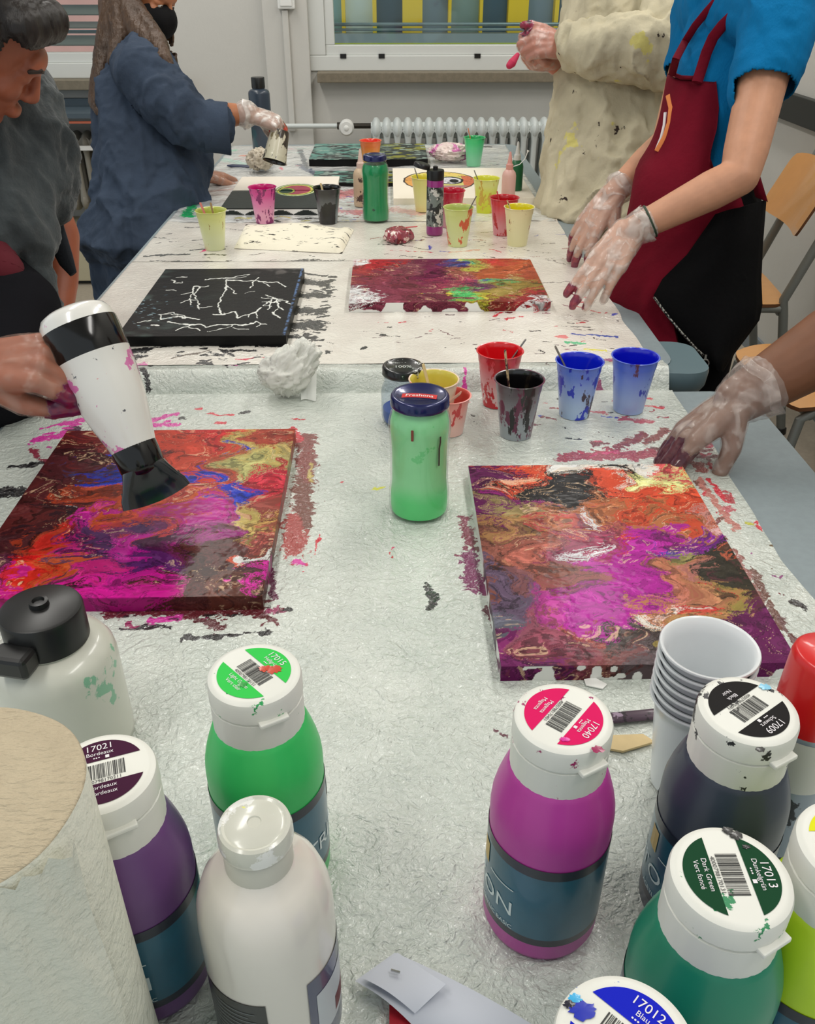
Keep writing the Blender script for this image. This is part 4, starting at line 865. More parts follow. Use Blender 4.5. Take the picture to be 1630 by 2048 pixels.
# stack of white cups
sp = at(1420, 1292, .902); e = empty('cup_stack_bottom', (sp[0], sp[1], ZN+.001), label='lowest of the nested white plastic cups by the black-capped paint bottle', cat='cup', group='stack of clean white cups')
def white_cup(e, n=0):
    h, rt, rb_ = .100, .0352, .0235
    pr = [(.020, .001), (rb_, 0)]+[(rb_+(rt-.0012-rb_)*t, h*t) for t in np.linspace(.02, .9, 12)]
    pr += [(rt-.001, h*.91), (rt-.0002, h*.955), (rt+.0022, h*.975), (rt+.0030, h*.988), (rt+.0022, h), (rt-.0002, h*.992), (rt-.0018, h*.93)]
    k = 9
    for i, t in enumerate(np.linspace(.88, .15, 28)): pr.append((rb_+(rt-rb_)*t-.0022+(.00035 if i % 2 else -.00035), h*t))
    pr += [(rb_-.002, .003), (.0005, .003)]
    return MB().lathe(pr, 56, 0, cap1=True).obj('cup_wall', WCUP, e, angle=70)
WCUP = mat('white_cup_plastic', (226, 230, 232), .3, coat=.2, sss=0)
e.name = 'plastic_cup'; white_cup(e)
names = ['second', 'third', 'fourth', 'fifth', 'sixth', 'seventh']
for i in range(6):
    c = e.copy(); COL.objects.link(c); c.location.z = ZN+.001+.0085*(i+1); ch = e.children[0].copy(); COL.objects.link(ch); ch.parent = c
    c['label'] = 'topmost open white cup of the nested stack' if i == 5 else '%s from the bottom of the nested white cups, only its rim showing' % names[i]

# ---------------------------------------------------------------- jars
def jar(base, label, H, R, neck, paint, fill, lid_m, lid_r, profile, smear=None, seed=0, lid_h=.015):
    e = empty('glass_jar', base, label=label, cat='jar')
    MB().lathe(profile, 56, cap1=False).obj('glass', GLASS, e, angle=60)
    inner = []
    for r, z in profile:
        if z < H*fill: inner.append((max(r-.0022, .001), max(z, .004)))
    zf = H*fill
    rr = np.interp(zf, [p[1] for p in profile], [p[0] for p in profile])-.0022; inner += [(rr, zf), (.001, zf)]
    MB().lathe(inner, 56).obj('paint', paint, e, angle=60)
    zt = H-lid_h
    lp = [(lid_r*.96, zt), (lid_r, zt+.001), (lid_r+.0006, zt+.003), (lid_r, zt+.005), (lid_r, H-.003), (lid_r-.0015, H-.0006), (lid_r*.84, H), (lid_r*.80, H-.0012), (.001, H-.0012)]
    lid = MB().lathe(lp, 56, wob=lambda a, z: .004*np.sign(np.sin(a*14))*(z < zt+.004)).obj('lid', lid_m, e, angle=50)
    return e, lid
def prof_big(H=.163, R=.0385):
    return [(.001, .002), (R*.7, .001), (R*.9, .0), (R*.98, .004), (R, .010), (R*.995, .03), (R*.95, .045), (R*.945, .085), (R*.97, .105), (R*1.0, .118), (R*.995, .127), (R*.93, .138), (R*.82, .145), (R*.79, .149), (R*.79, H-.003)]
LIDB = mat('navy_lid', (20, 28, 84), .25, .3, coat=.5, stains=[((120, 90, 90), 60, .70)])
GP = mat('pale_green_paint', (150, 232, 164), .4, var=.10, vscale=14, coat=.3, stains=[((120, 220, 140), 18, .60)], zramp=[(-.1, .0, (96, 226, 130)), (.03, .06, (156, 234, 168))])
jb, jl = jar(at(838, 1018, ZN+.001), 'glass jar of pale green paint with a navy lid, centre of the near table', .163, .0385, .03, GP, .90, LIDB, .0355, prof_big())
# lid label
b = MB(); RW, RHt = .021, .0058
n = 20; q = []
for s in (1, -1):
    xs = np.linspace(-RW, RW, n) if s > 0 else np.linspace(RW, -RW, n)
    for x in xs: q.append((x, -.004-x*x*6+s*-RHt*0+(-RHt if s > 0 else RHt), 0))
b.add([(x, y, .1621) for x, y, _ in q], [tuple(range(len(q)))], 0)
def arc(V): V = V.copy(); V[:, 1] -= V[:, 0]**2*6; return V
b.text('Freshona', .0092, 1, (0, -.004, .1624), bend=arc)
ob = b.obj('lid_print', [mat('lid_red', (196, 40, 40), .4), mat('print_white', (236, 236, 232), .5)], jl, smooth_=False)
ob.rotation_euler = (0, 0, math.radians(-8))
sm = mat('dried_drip', (130, 60, 50), .4)
def on_wall(a, z, R): return (R*math.cos(a), R*math.sin(a), z)
for a, z0, z1, w_, m_ in ((-105, .132, .118, .0016, sm), (-52, .120, .080, .0013, mat('dried_drip_dark', (60, 56, 50), .4))):
    a = math.radians(a); MB().tube([on_wall(a, z, .0388 if z > .11 else .0372) for z in np.linspace(z0, z1, 6)], w_, 8, flat=.4, ref=(math.cos(a), math.sin(a), 0)).obj('paint_drip', m_, jb)
# small jar, black lid, blue paint
ps = [(.001, .002), (.026, .0), (.031, .004), (.033, .012), (.033, .052), (.031, .060), (.028, .066), (.0275, .084)]
BG = glass_mat('bluish_glass', (228, 234, 240), .3)
sj, sl = jar(at(806, 842, ZN+.001), 'small clear jar with black lid and a little blue paint', .093, .033, .028, mat('blue_paint', (60, 96, 176), .4, coat=.3), .26, mat('black_lid', (26, 28, 28), .3, .2, coat=.5, stains=[((206, 210, 206), 70, .60)]), .031, ps)
sj.children[0].data.materials[0] = BG
b = MB(); b.text('100%', .012, 0, (0, -.006, .0925)); b.text('No.', .007, 0, (-.010, .009, .0925)); b.obj('lid_print', mat('worn_white_print', (200, 204, 200), .5), sl, smooth_=False)
# far green jar
GD = mat('emerald_paint', (10, 140, 84), .35, coat=.4, stains=[((14, 70, 50), 26, .66)])
fj, fl = jar(at(752, 440, ZF+.002), 'tall glass jar of emerald green paint on the far table', .165, .036, .028, GD, .86, LIDB, .0305, [(r*.97, z) for r, z in prof_big(.165, .037)])

# ---------------------------------------------------------------- acrylic paint bottles
TEAL = mat('teal_label', (28, 96, 120), .3, coat=.4, var=.25, vscale=18, zramp=None)
LDARK = mat('label_dark', (26, 32, 48), .35, coat=.3)
GOLD = mat('label_gold', (196, 164, 84), .4); PRW = mat('label_white', (214, 226, 226), .4)
CAPW = mat('cap_white', (226, 226, 218), .4, stains=())
BARK = mat('barcode_ink', (50, 50, 48), .6)
def wrap_patch(b, R, a0, a1, z0, z1, mi, n=None):
    n = n or max(3, int(abs(a1-a0)/4)); A = np.radians(np.linspace(a0, a1, n))
    V = [(R*math.cos(a), R*math.sin(a), z) for a in A for z in (z0, z1)]
    b.add(V, [(2*i, 2*i+2, 2*i+3, 2*i+1) for i in range(n-1)], mi)
def bender(R, a0, z0):
    def f(V):
        a = math.radians(a0)+V[:, 0]/R; return np.stack([(R+V[:, 2])*np.cos(a), (R+V[:, 2])*np.sin(a), z0+V[:, 1]], 1)
    return f
def paint_bottle(cap_px, z_top, body, label, code, n1, n2, disc, x_dir, n_az, group='acrylic paint bottles', capst=(), smudge=(), seed=0, stain_cap=((40, 30, 40), 40, .70), digits='4000798'):
    H = z_top-ZN; s = H/.2; p = at(cap_px[0], cap_px[1], z_top)
    e = empty('paint_bottle', (p[0], p[1], ZN+.001), label=label, cat='paint bottle', group=group)
    R = .0415
    pr = [(.001, .001), (R*.8, .0), (R*.96, .002), (R, .007), (R, .118), (R*.985, .126), (R*.94, .135), (R*.87, .145), (R*.795, .154), (R*.76, .158), (.0295, .160), (.0295, .166)]
    MB().lathe([(r, z*s) for r, z in pr], 64).obj('bottle_body', mat('bottle_paint_'+str(seed), tuple(min(255, int(v*1.08)+6) for v in body), .42, coat=.15, var=.06, vscale=20, stains=[(tuple(int(c*.5) for c in body), 30, .74)]), e, angle=60)
    b = MB(); Rl = R+.0005; az = n_az
    b.lathe([(Rl, .020*s, 1), (Rl, .027*s, 1), (Rl, .092*s, 0), (Rl, .101*s, 1)], 64, cap0=False, cap1=False)
    lab_o = b.obj('wrap_label', [TEAL, LDARK], e, angle=60)
    b = MB(); Rt = Rl+.0004
    b.text('TRITON', .020, 0, bend=bender(Rt, az, .048*s), align='RIGHT', sx=1.1)
    b.text('ACRYLIC BASIC', .0055, 0, bend=bender(Rt, az, .030*s), align='RIGHT')
    wrap_patch(b, Rt, az-34, az-2, .0685*s, .0695*s, 0); wrap_patch(b, Rt, az-54, az-40, .068*s, .088*s, 1)
    b.obj('label_print', [PRW, GOLD], lab_o, smooth_=False)
    # cap
    cz = .156*s; ct = H-.001; rc = .0312
    cm = mat('cap_'+str(seed), (222, 222, 214), .42, stains=[(stain_cap[0], stain_cap[1]*1.3, stain_cap[2]-.055)], bump=(30, .0004))
    cp = [(rc*.93, cz), (rc, cz+.0005), (rc, cz+.024*s), (rc-.0012, cz+.0245*s), (rc-.0012, cz+.0262*s), (rc+.0003, cz+.0266*s), (rc+.0003, ct-.0045), (rc-.0006, ct-.0016), (rc-.0028, ct-.0002), (rc-.0045, ct), (.001, ct)]
    cap = MB().lathe(cp, 96, wob=lambda a, z: .006*(np.abs(np.sin(a*12)) < .12)*(z < ct-.006)*-1).obj('cap', cm, e, angle=35)
    MB().box((-.010, -.0035, -.002), (.010, .0025, .0015)).obj('flip_tab', cm, cap, smooth_=False, bevel=.001)
    t = cap.children[0]; ta = math.radians(-62); t.location = ((rc)*math.cos(ta), (rc)*math.sin(ta), cz+.027*s); t.rotation_euler = (0, 0, ta+math.pi/2)
    # disc label: band along local x
    b = MB(); rd = .0245; hb = .0088; zt = ct+.0003
    for sg in (1, -1):
        a0 = math.asin(hb/rd); A = np.linspace(a0, math.pi-a0, 28); V = [(rd*math.cos(a), sg*rd*math.sin(a), zt) for a in A]
        b.add(V, [tuple(range(28)) if sg > 0 else tuple(range(27, -1, -1))], 0)
    rr = random.Random(seed+3); x = -.0125
    while x < .0125:
        wdt = rr.choice([.00028, .00028, .0005, .0008]); b.box((x, -.0052, zt), (x+wdt, .0062, zt+.00004), 2); x += wdt+rr.choice([.0003, .0004, .0007])
    b.text(digits+code+'1', .0034, 2, (0, -.0072, zt+.0001))
    b.text(code, .0066, 1, (0, .0190, zt+.0003)); b.text(n1, .0040, 1, (0, .0142, zt+.0003)); b.text('•••', .004, 1, (-.002, .0108, zt+.0003)); b.box((.003, .0096, zt+.0002), (.0052, .0118, zt+.0003), 1)
    for i, t_ in enumerate(n2): b.text(t_, .0040, 1, (0, -.0122-.0045*i, zt+.0003))
    dl = b.obj('cap_label', [mat('disc_'+str(seed), disc, .6, spec=.15), mat('disc_print', (226, 222, 226), .5), BARK], cap, smooth_=False)
    a_ = at(*x_dir[0], z_top); c_ = at(*x_dir[1], z_top); dl.rotation_euler = (0, 0, math.atan2(c_[1]-a_[1], c_[0]-a_[0]))
    # dried smears on the cap top
    for k, (sx, sy, sr, sc) in enumerate(smudge):
        q = at(sx, sy, z_top); q = np.array([q[0]-p[0], q[1]-p[1]])
        A = np.linspace(0, 2*math.pi, 22, endpoint=False); rs = random.Random(seed*7+k)
        V = [(q[0]+sr*math.cos(a)*(1+.5*(rs.random()-.5)), q[1]+sr*.7*math.sin(a)*(1+.7*(rs.random()-.5)), ct+.0006) for a in A]+[(q[0], q[1], ct+.0011)]
        MB().add(V, [(i, (i+1) % 22, 22) for i in range(22)]).obj('dried_paint', mat('dried_%d_%d' % (seed, k), sc, .35, coat=.3), cap)
    return e
paint_bottle((1127, 1432), .95, (168, 52, 140), 'magenta acrylic paint bottle with a crimson cap disc, alone right of centre', '17040', 'Magenta', ['Magenta', 'Magenta'], (214, 12, 92), ((1160, 1385), (1075, 1480)), -128, seed=1, smudge=((1130, 1480, .003, (214, 40, 150)), (1195, 1500, .004, (150, 20, 80))), stain_cap=((150, 20, 90), 34, .68))
paint_bottle((508, 1345), .95, (46, 178, 88), 'bright green acrylic paint bottle with a green cap disc behind the white bottle', '17015', 'Hellgrün', ['Light Green', 'Vert clair'], (54, 196, 80), ((470, 1320), (560, 1395)), 60, seed=2, smudge=((548, 1340, .0055, (196, 66, 40)), (530, 1338, .004, (196, 66, 40)), (485, 1370, .0035, (40, 150, 60))), stain_cap=((30, 150, 80), 30, .68))
paint_bottle((203, 1543), .95, (88, 52, 104), 'dark violet paint bottle with a maroon cap disc beside the paper towel roll', '17021', 'Bordeaux', ['Bordeaux', 'Bordeaux'], (62, 14, 48), ((150, 1560), (265, 1530)), -68, seed=3, smudge=((135, 1490, .004, (140, 30, 120)),), stain_cap=((120, 60, 130), 30, .72))
paint_bottle((1497, 1417), .95, (44, 50, 66), 'blackish paint bottle with a black cap disc beside the white cup stack', '17009', 'Schwarz', ['Black', 'Noir'], (22, 20, 20), ((1560, 1370), (1430, 1460)), -130, seed=4, smudge=((1530, 1375, .004, (120, 190, 220)), (1520, 1500, .003, (30, 30, 30))), stain_cap=((30, 30, 34), 34, .66))
paint_bottle((1463, 1750), .95, (14, 112, 84), 'dark green paint bottle with a deep green cap disc, nearest at the right', '17013', 'Dunkelgrün', ['Dark Green', 'Vert foncé'], (6, 62, 34), ((1440, 1680), (1495, 1830)), -140, seed=5, smudge=((1470, 1672, .0038, (30, 30, 30)), (1455, 1662, .003, (30, 30, 30)), (1492, 1695, .002, (30, 30, 30))), stain_cap=((30, 130, 80), 30, .68))
paint_bottle((1252, 2085), .95, (20, 40, 150), 'blue paint bottle cut off by the bottom edge, blue cap disc', '17012', 'Blau', ['Blue', 'Bleu'], (10, 26, 186), ((1180, 2030), (1290, 2120)), -120, seed=6, smudge=((1165, 2020, .006, (20, 40, 170)), (1150, 1998, .003, (60, 170, 220)), (1140, 2010, .003, (20, 20, 40))), stain_cap=((30, 90, 190), 30, .66))
paint_bottle((1716, 1690), .95, (176, 206, 30), 'yellow-green paint bottle cut off by the right edge', '17006', 'Gelb', ['Yellow', 'Jaune'], (220, 220, 30), ((1640, 1690), (1750, 1690)), -150, seed=7, stain_cap=((160, 180, 60), 30, .72))

# white round-shouldered bottle with translucent flip cap
p = at(508, 1642, .95); e = empty('white_bottle', (p[0], p[1], ZN+.001), label='white round-shouldered bottle with a translucent cap in front at left', cat='bottle')
wb = mat('glossy_white_bottle', (222, 216, 206), .22, coat=.6, stains=[((190, 60, 80), 60, .80)])
MB().lathe([(.001, .001), (.036, 0), (.0395, .003), (.040, .01), (.0405, .108), (.0402, .124), (.0388, .138), (.035, .150), (.028, .159), (.0205, .1635), (.019, .168)], 64).obj('bottle_body', wb, e, angle=60)
MB().lathe([(.0185, .163), (.0195, .164), (.0195, .182), (.0188, .183)], 48).obj('cap', mat('cap_offwhite', (196, 194, 182), .4), e)
MB().lathe([(.0188, .1835), (.0204, .184), (.0210, .187), (.0208, .193), (.0198, .1965), (.0180, .1975), (.0165, .1968), (.0150, .1975), (.004, .1985), (.0035, .1978), (.001, .1978)], 48).obj('flip_lid', mat('frosted_lid', (214, 214, 202), .25, coat=.5, alpha=.8, stains=[((240, 240, 120), 30, .66), ((240, 240, 236), 40, .56)]), e)
b = MB(); wrap_patch(b, .0409, -150, -88, .008, .088, 0); 
for i in range(16): wrap_patch(b, .0412, -145, -97-(i*7 % 13), .014+i*.0043, .0146+i*.0043, 1)
b.obj('text_label', [mat('label_black', (22, 24, 28), .3, coat=.4), mat('label_faint_text', (110, 116, 120), .5)], e)
b = MB(); wrap_patch(b, .0409, -52, 20, .010, .094, 0); wrap_patch(b, .0411, -44, 14, .03, .076, 1); wrap_patch(b, .0412, -20, 10, .035, .05, 2)
b.obj('picture_label', [mat('label_slate', (66, 70, 100), .3, coat=.4), mat('label_pale', (196, 200, 204), .4), mat('label_maroon', (110, 40, 50), .4)], e)

# large squeeze bottle with black flip cap
p = at(80, 1215, .902); e = empty('squeeze_bottle', (p[0], p[1], ZN+.001), label='large translucent white squeeze bottle with black flip cap at the left edge', cat='bottle')
sm_ = mat('hazy_white_bottle', (206, 206, 194), .3, coat=.3, var=.05, stains=[((80, 70, 70), 16, .64), ((130, 180, 150), 12, .62), ((214, 140, 150), 9, .70)])
MB().lathe([(.001, .001), (.047, 0), (.0515, .004), (.052, .012), (.052, .092), (.0505, .102), (.046, .110), (.038, .115), (.032, .117), (.032, .122)], 64).obj('bottle_body', sm_, e, angle=60)
cp = MB().lathe([(.031, .118), (.0335, .119), (.0335, .148), (.0325, .1505), (.030, .1515), (.008, .1535), (.0075, .158), (.005, .1585), (.004, .156), (.001, .156)], 56).obj('cap', BLACKP, e, angle=40)
MB().box((-.020, -.052, .118), (.012, -.030, .138)).obj('flip_spout', BLACKP, e, bevel=.004, smooth_=False).rotation_euler = (0, 0, math.radians(-12))

# paper towel roll
RZ = 1.02; p = at(-102, 1600, RZ); RR = .0600
e = empty('paper_towel_roll', (p[0], p[1], ZN+.001), label='standing paper towel roll filling the bottom left corner', cat='paper roll')
tow = mat('embossed_towel', (216, 216, 202), .9, bump=(230, .0016), bump2=(60, .0030))
tend = mat('roll_end', (190, 176, 150), .95, var=.08, vscale=90, bump=(120, .003, (1, 2.5, 1)))
H = RZ-ZN
b = MB(); b.lathe([(RR, 0, 0), (RR, H*.25, 0), (RR, H*.5, 0), (RR, H*.75, 0), (RR, H-.001, 0), (RR-.001, H, 1), (.0215, H-.001, 1), (.021, H-.002, 1), (.021, .0, 1)], 72, cap0=False, cap1=False, wob=lambda a, z: .010*np.sin(a*2+1)+.006*np.sin(a*5+z*20)+.004*np.sin(a*9))
b.obj('towel_layers', [tow, tend], e, angle=50)
MB().lathe([(.0208, 0), (.0208, H), (.0198, H), (.0198, 0)], 40, cap0=False, cap1=False).obj('cardboard_core', mat('cardboard', (150, 120, 88), .9), e)
# loose sheet end wrapping the front
b = MB(); A = np.radians(np.linspace(-100, -20, 24)); V = []; 
for i, a in enumerate(A):
    for j in range(12):
        z = H*j/11; r = RR+.0012+.006*smooth(.6, 1, i/23)*(1+.4*math.sin(z*50))+.0014*math.sin(i*1.3+j)
        V.append((r*math.cos(a), r*math.sin(a), z+(0 if j < 11 else -.004*math.sin(i*2.1)-.003)))
b.add(V, [(i*12+j, (i+1)*12+j, (i+1)*12+j+1, i*12+j+1) for i in range(23) for j in range(11)]); b.obj('loose_sheet', tow, e)

# red-capped can at the right edge
p = at(1660, 1305, .955); e = empty('spray_can', (p[0], p[1], ZN+.001), label='grey can with a tall red cap at the right edge', cat='can')
cb = mat('can_grey', (150, 160, 172), .3, .3, stains=[((40, 44, 50), 26, .60)])
MB().lathe([(.022, .001), (.0245, .0), (.0255, .003), (.0255, .010, 1), (.0255, .022, 1), (.0255, .14), (.025, .146), (.023, .150)], 48).obj('can_body', [cb, BLACKP], e, angle=50)
MB().lathe([(.0240, .142), (.0252, .143), (.0246, .170), (.0236, .198), (.0224, .203), (.020, .205), (.001, .2055)], 48).obj('cap', mat('red_cap', (206, 18, 20), .35, coat=.4), e, angle=50)
b = MB(); wrap_patch(b, .0258, -200, -160, .100, .134, 0); b.lathe([(.0257, .092, 2), (.0257, .14, 2)], 48, cap0=False, cap1=False)
b.text('n!', .022, 1, bend=bender(.0261, -182, .117)); b.text('ÖL', .016, 3, bend=bender(.0261, -180, .080))
b.obj('can_label', [mat('label_red', (196, 30, 40), .35), PRW, mat('label_cream', (214, 212, 204), .4), mat('label_ink', (70, 76, 90), .5)], e)

# large dark bottle at the window end
p = at(527, 300, ZF+.002); e = empty('ink_bottle', p, label='tall dark blue-black bottle standing behind the pouring hand', cat='bottle')
db = mat('dark_bottle', (46, 58, 72), .35, coat=.2, stains=[((96, 116, 130), 12, .62), ((30, 70, 80), 9, .6)])
MB().lathe([(.001, .001), (.034, 0), (.038, .004), (.038, .190), (.036, .197), (.030, .202), (.022, .205), (.022, .210)], 48).obj('bottle_body', db, e, angle=60)
MB().lathe([(.0225, .207), (.0235, .208), (.0235, .240), (.0225, .242), (.001, .242)], 48, wob=lambda a, z: .012*np.sign(np.sin(a*20))).obj('cap', BLACKP, e, angle=40)
# purple dispenser with black flip lid
p = at(869, 468, ZF+.002); e = empty('dispenser_bottle', p, label='slim purple bottle with an open black flip lid, labels smeared', cat='bottle')
MB().lathe([(.001, .001), (.019, 0), (.0205, .002), (.0208, .006), (.0208, .130), (.0200, .132)], 40).obj('bottle_body', mat('purple_plastic', (146, 40, 120), .3, coat=.4), e, angle=60)
MB().lathe([(.0211, .022), (.0211, .116)], 40, cap0=False, cap1=False).obj('wrap_label', mat('smeared_label', (120, 130, 126), .4, stains=[((40, 44, 46), 60, .50), ((206, 206, 200), 40, .58), ((200, 60, 60), 30, .66)]), e)
c = MB().lathe([(.0200, .131), (.0212, .132), (.0212, .152), (.0205, .154), (.006, .155), (.006, .162), (.004, .163), (.001, .163)], 40).obj('cap', BLACKP, e, angle=40)
b = MB(); b.lathe([(.0195, 0), (.0205, .001), (.0205, .008), (.018, .011), (.001, .012)], 32); o = b.obj('flip_lid', BLACKP, e, angle=40); o.location = (-.034, .004, .158); o.rotation_euler = (0, math.radians(14), 0)
def nozzle_bottle(base, label, body, noz, H=.125, R=.021, wire=False, stains=()):
    e = empty('applicator_bottle', base, label=label, cat='bottle', group=None)
    m = mat('applicator_'+label[:6], body, .4, stains=stains)
    MB().lathe([(.001, .001), (R*.92, 0), (R, .003), (R, H*.55), (R*.9, H*.61), (R*.6, H*.66), (R*.42, H*.68)], 36).obj('bottle_body', m, e, angle=60)
    MB().lathe([(R*.52, H*.66), (R*.52, H*.76), (R*.40, H*.77), (R*.34, H*.80), (.0028, H*.985), (.0016, H)], 24).obj('nozzle', mat('nozzle_'+label[:6], noz, .4), e, angle=50)
    if wire: MB().tube([(R*.5, 0, H*.72), (R*1.4, 0, H*.76), (R*2.1, 0, H*.86), (R*2.4, 0, H*.98), (R*2.5, 0, H*1.02)], [.0012, .0012, .0012, .0014, .004], 8).obj('cap_strap', WHITE, e)
    return e
nozzle_bottle(at(723, 411, ZF+.002), 'beige applicator bottle with smears, left of the emerald jar', (206, 180, 150), (220, 190, 176), .150, .021, stains=[((80, 60, 50), 30, .58)])
nozzle_bottle(at(1015, 408, ZF+.002), 'pink applicator bottle with pointed nozzle and strap behind the cups', (222, 176, 166), (214, 150, 140), .140, .0195, wire=True)
nozzle_bottle(at(1030, 392, ZF+.002), 'dark green applicator bottle with grey nozzle behind the pink one', (20, 96, 56), (206, 206, 200), .150, .019)

# ---------------------------------------------------------------- paper, tissues, sticks
def crumple(loc, rad, label, m, seed, name='crumpled_tissue', sq=(1, 1, .7), amp=.35, tip=None):
    b = MB(); b.ball((0, 0, 0), (1, 1, 1), 96); msh = b.mesh(name); V = mv(msh)
    n = 1-np.abs(fbm(V*1.7+seed, seed, 2)*2-1)*1.4; n2 = 1-np.abs(fbm(V*4.1+seed, seed+7, 3)*2-1)
    n3 = 1-np.clip(np.abs(fbm(V*9+seed, seed+5, 3)*2-1)*3, 0, 1); V = V*(1+amp*(n-.6)+amp*.9*(n2-.75)+amp*.28*n3)[:, None]*rad*np.array(sq)
    if tip is not None: V = V+np.outer(smooth(.2, 1, V @ nrm(tip)/rad), np.array(tip))
    V[:, 2] -= V[:, 2].min(); setv(msh, V)
    o = link(name, msh, m, None, False, True, 180, label=label, cat='tissue'); o.location = [float(v) for v in loc]; return o
TIS = mat('tissue_paper', (222, 222, 214), .95, bump=(200, .0006), stains=[((130, 120, 120), 60, .72)])
crumple(at(572, 792, ZN+.001), .031, 'crumpled white tissue leaning on the table step', TIS, 3, sq=(1.15, .8, 1.0), tip=(.02, .01, .02))
# flat paper scrap standing against the step behind the tissue
a0 = at(603, 800, ZN); b = MB(); t0, t1 = aY(600, 722, a0[1]+.05), aY(634, 722, a0[1]+.05); q0, q1 = at(602, 800, ZN+.002), at(632, 800, ZN+.002)
V = [];
for i in range(6):
    for j in range(6):
        u, v = i/5, j/5; pt = (q0*(1-u)+q1*u)*(1-v)+(t0*(1-u)+t1*u)*v+np.array([0, .004*math.sin(u*5+v*3), 0]); V.append(pt)
b.add(V, [(i*6+j, (i+1)*6+j, (i+1)*6+j+1, i*6+j+1) for i in range(5) for j in range(5)])
b.obj('paper_scrap', mat('scrap_paper', (216, 218, 212), .9), smooth_=True, label='flat piece of white tissue standing behind the crumpled tissue', cat='tissue')
crumple(at(522, 342, ZF+.004), .040, 'grey-brown crumpled paper below the dark bottle', mat('stained_paper', (200, 190, 172), .95, stains=[((110, 100, 90), 50, .58)]), 9, sq=(1, 1, .75))
crumple(at(900, 322, ZF+.004), .045, 'pink-stained crumpled plastic behind the white eye canvas', mat('pinkish_film', (226, 206, 200), .4, coat=.5, stains=[((206, 110, 170), 18, .54)]), 15, sq=(1.5, 1.1, .55))
# folded paper towel on the far sheet
q = [at(468, 476, ZF), at(495, 449, ZF), at(712, 462, ZF), at(690, 506, ZF), at(468, 499, ZF)]
fl_, fr_, nr_, nl_ = at(492, 450, ZF), at(708, 461, ZF), at(684, 508, ZF), at(468, 498, ZF)
b = MB(); nx, ny = 40, 16; V = []
for layer in (1, 0):
    for i in range(nx):
        for j in range(ny):
            u, v = i/(nx-1), j/(ny-1); pt = (nl_*(1-u)+nr_*u)*(1-v)+(fl_*(1-u)+fr_*u)*v
            lift = (.012+.006*math.sin(u*7+1)*math.sin(v*5)+.012*smooth(.85, 1, u)) if layer else .0015
            edge = min(1, 8*min(u, 1-u)+.0, 10*min(v, 1-v)); e_ = max(0, edge)**.5 if layer else 0
            pt = pt.copy(); pt[2] = ZF+.0015+(lift*e_ if layer else 0); V.append(pt)
N0 = nx*ny; Fq = []
for i in range(nx-1):
    for j in range(ny-1):
        a = i*ny+j; Fq.append((a, a+ny, a+ny+1, a+1)); Fq.append((N0+a, N0+a+1, N0+a+ny+1, N0+a+ny))
b.add(V, Fq); b.obj('folded_towel', mat('towel_cream', (232, 226, 206), .95, bump=(160, .0008), stains=[((40, 36, 34), 34, .605, (1, 2.5, 1))]), label='folded cream paper towel with black specks on the far table', cat='paper towel')
# stapled folded paper at the front edge
e = empty('folded_paper', at(860, 1990, ZN), label='pale folded stapled paper at the bottom edge of the table', cat='paper')
PAP = mat('lavender_paper', (200, 204, 214), .6)
def quad_surface(c, zfun, n=14):
    V = []
    for i in range(n):
        for j in range(n):
            u, v = i/(n-1), j/(n-1); pt = (c[0]*(1-u)+c[1]*u)*(1-v)+(c[3]*(1-u)+c[2]*u)*v; pt = pt.copy(); pt[2] += zfun(u, v); V.append(pt)
    return V, [(i*n+j, (i+1)*n+j, (i+1)*n+j+1, i*n+j+1) for i in range(n-1) for j in range(n-1)]
b = MB(); V, Fq = quad_surface([at(710, 1962, ZN+.012), at(835, 2062, ZN+.004), at(1120, 2085, ZN+.002), at(790, 1905, ZN+.004)], lambda u, v: .006*math.sin(u*3)); b.add(V, Fq)
o = b.obj('lower_leaf', PAP, e, True, angle=180)
b = MB(); V, Fq = quad_surface([at(727, 1957, ZN+.018), at(830, 2028, ZN+.012), at(892, 1968, ZN+.020), at(795, 1905, ZN+.010)], lambda u, v: .004*math.sin(u*3)*(1-v)); b.add(V, Fq)
o2 = b.obj('upper_leaf', PAP, e, True, angle=180)
b = MB(); s0, s1 = at(782, 1940, ZN+.0195), at(800, 1945, ZN+.0195); b.tube([s0, s1], .0009, 8); b.obj('staple', CHROME, e, True)
MB().box((-.012, -.012, 0), (.012, .012, .004)).obj('red_scrap', mat('red_scrap', (170, 20, 40), .4), smooth_=False, label='small red scrap under the folded paper', cat='scrap').location = at(815, 2052, ZN+.001)
# dark paint-covered brush handle and birch scrap
b = MB(); a0, a1 = at(1215, 1437, ZN+.005), at(1420, 1418, ZN+.005); b.tube([a0, a0+(a1-a0)*.03, a0+(a1-a0)*.97, a1], [.003, .0065, .0065, .004], 12, flat=.5, ref=(0, 0, 1))
b.obj('paint_stick', mat('caked_stick', (70, 50, 66), .4, coat=.4, stains=[((150, 130, 150), 50, .58), ((30, 20, 30), 40, .55)]), label='wooden stick caked in dark paint below the marbled canvas', cat='stick')
pts = [at(1200, 1477, ZN), at(1285, 1474, ZN), at(1308, 1489, ZN), at(1245, 1508, ZN), at(1200, 1500, ZN)]
n = len(pts); b = MB(); b.add([p+np.array([0, 0, .0015]) for p in pts]+[p+np.array([0, 0, .004]) for p in pts], [tuple(range(n)), tuple(range(2*n-1, n-1, -1))]+[(i, n+i, n+(i+1) % n, (i+1) % n) for i in range(n)])
b.obj('wood_chip', WOOD, smooth_=False, label='pale pointed wooden chip beside the magenta bottle cap', cat='stick')
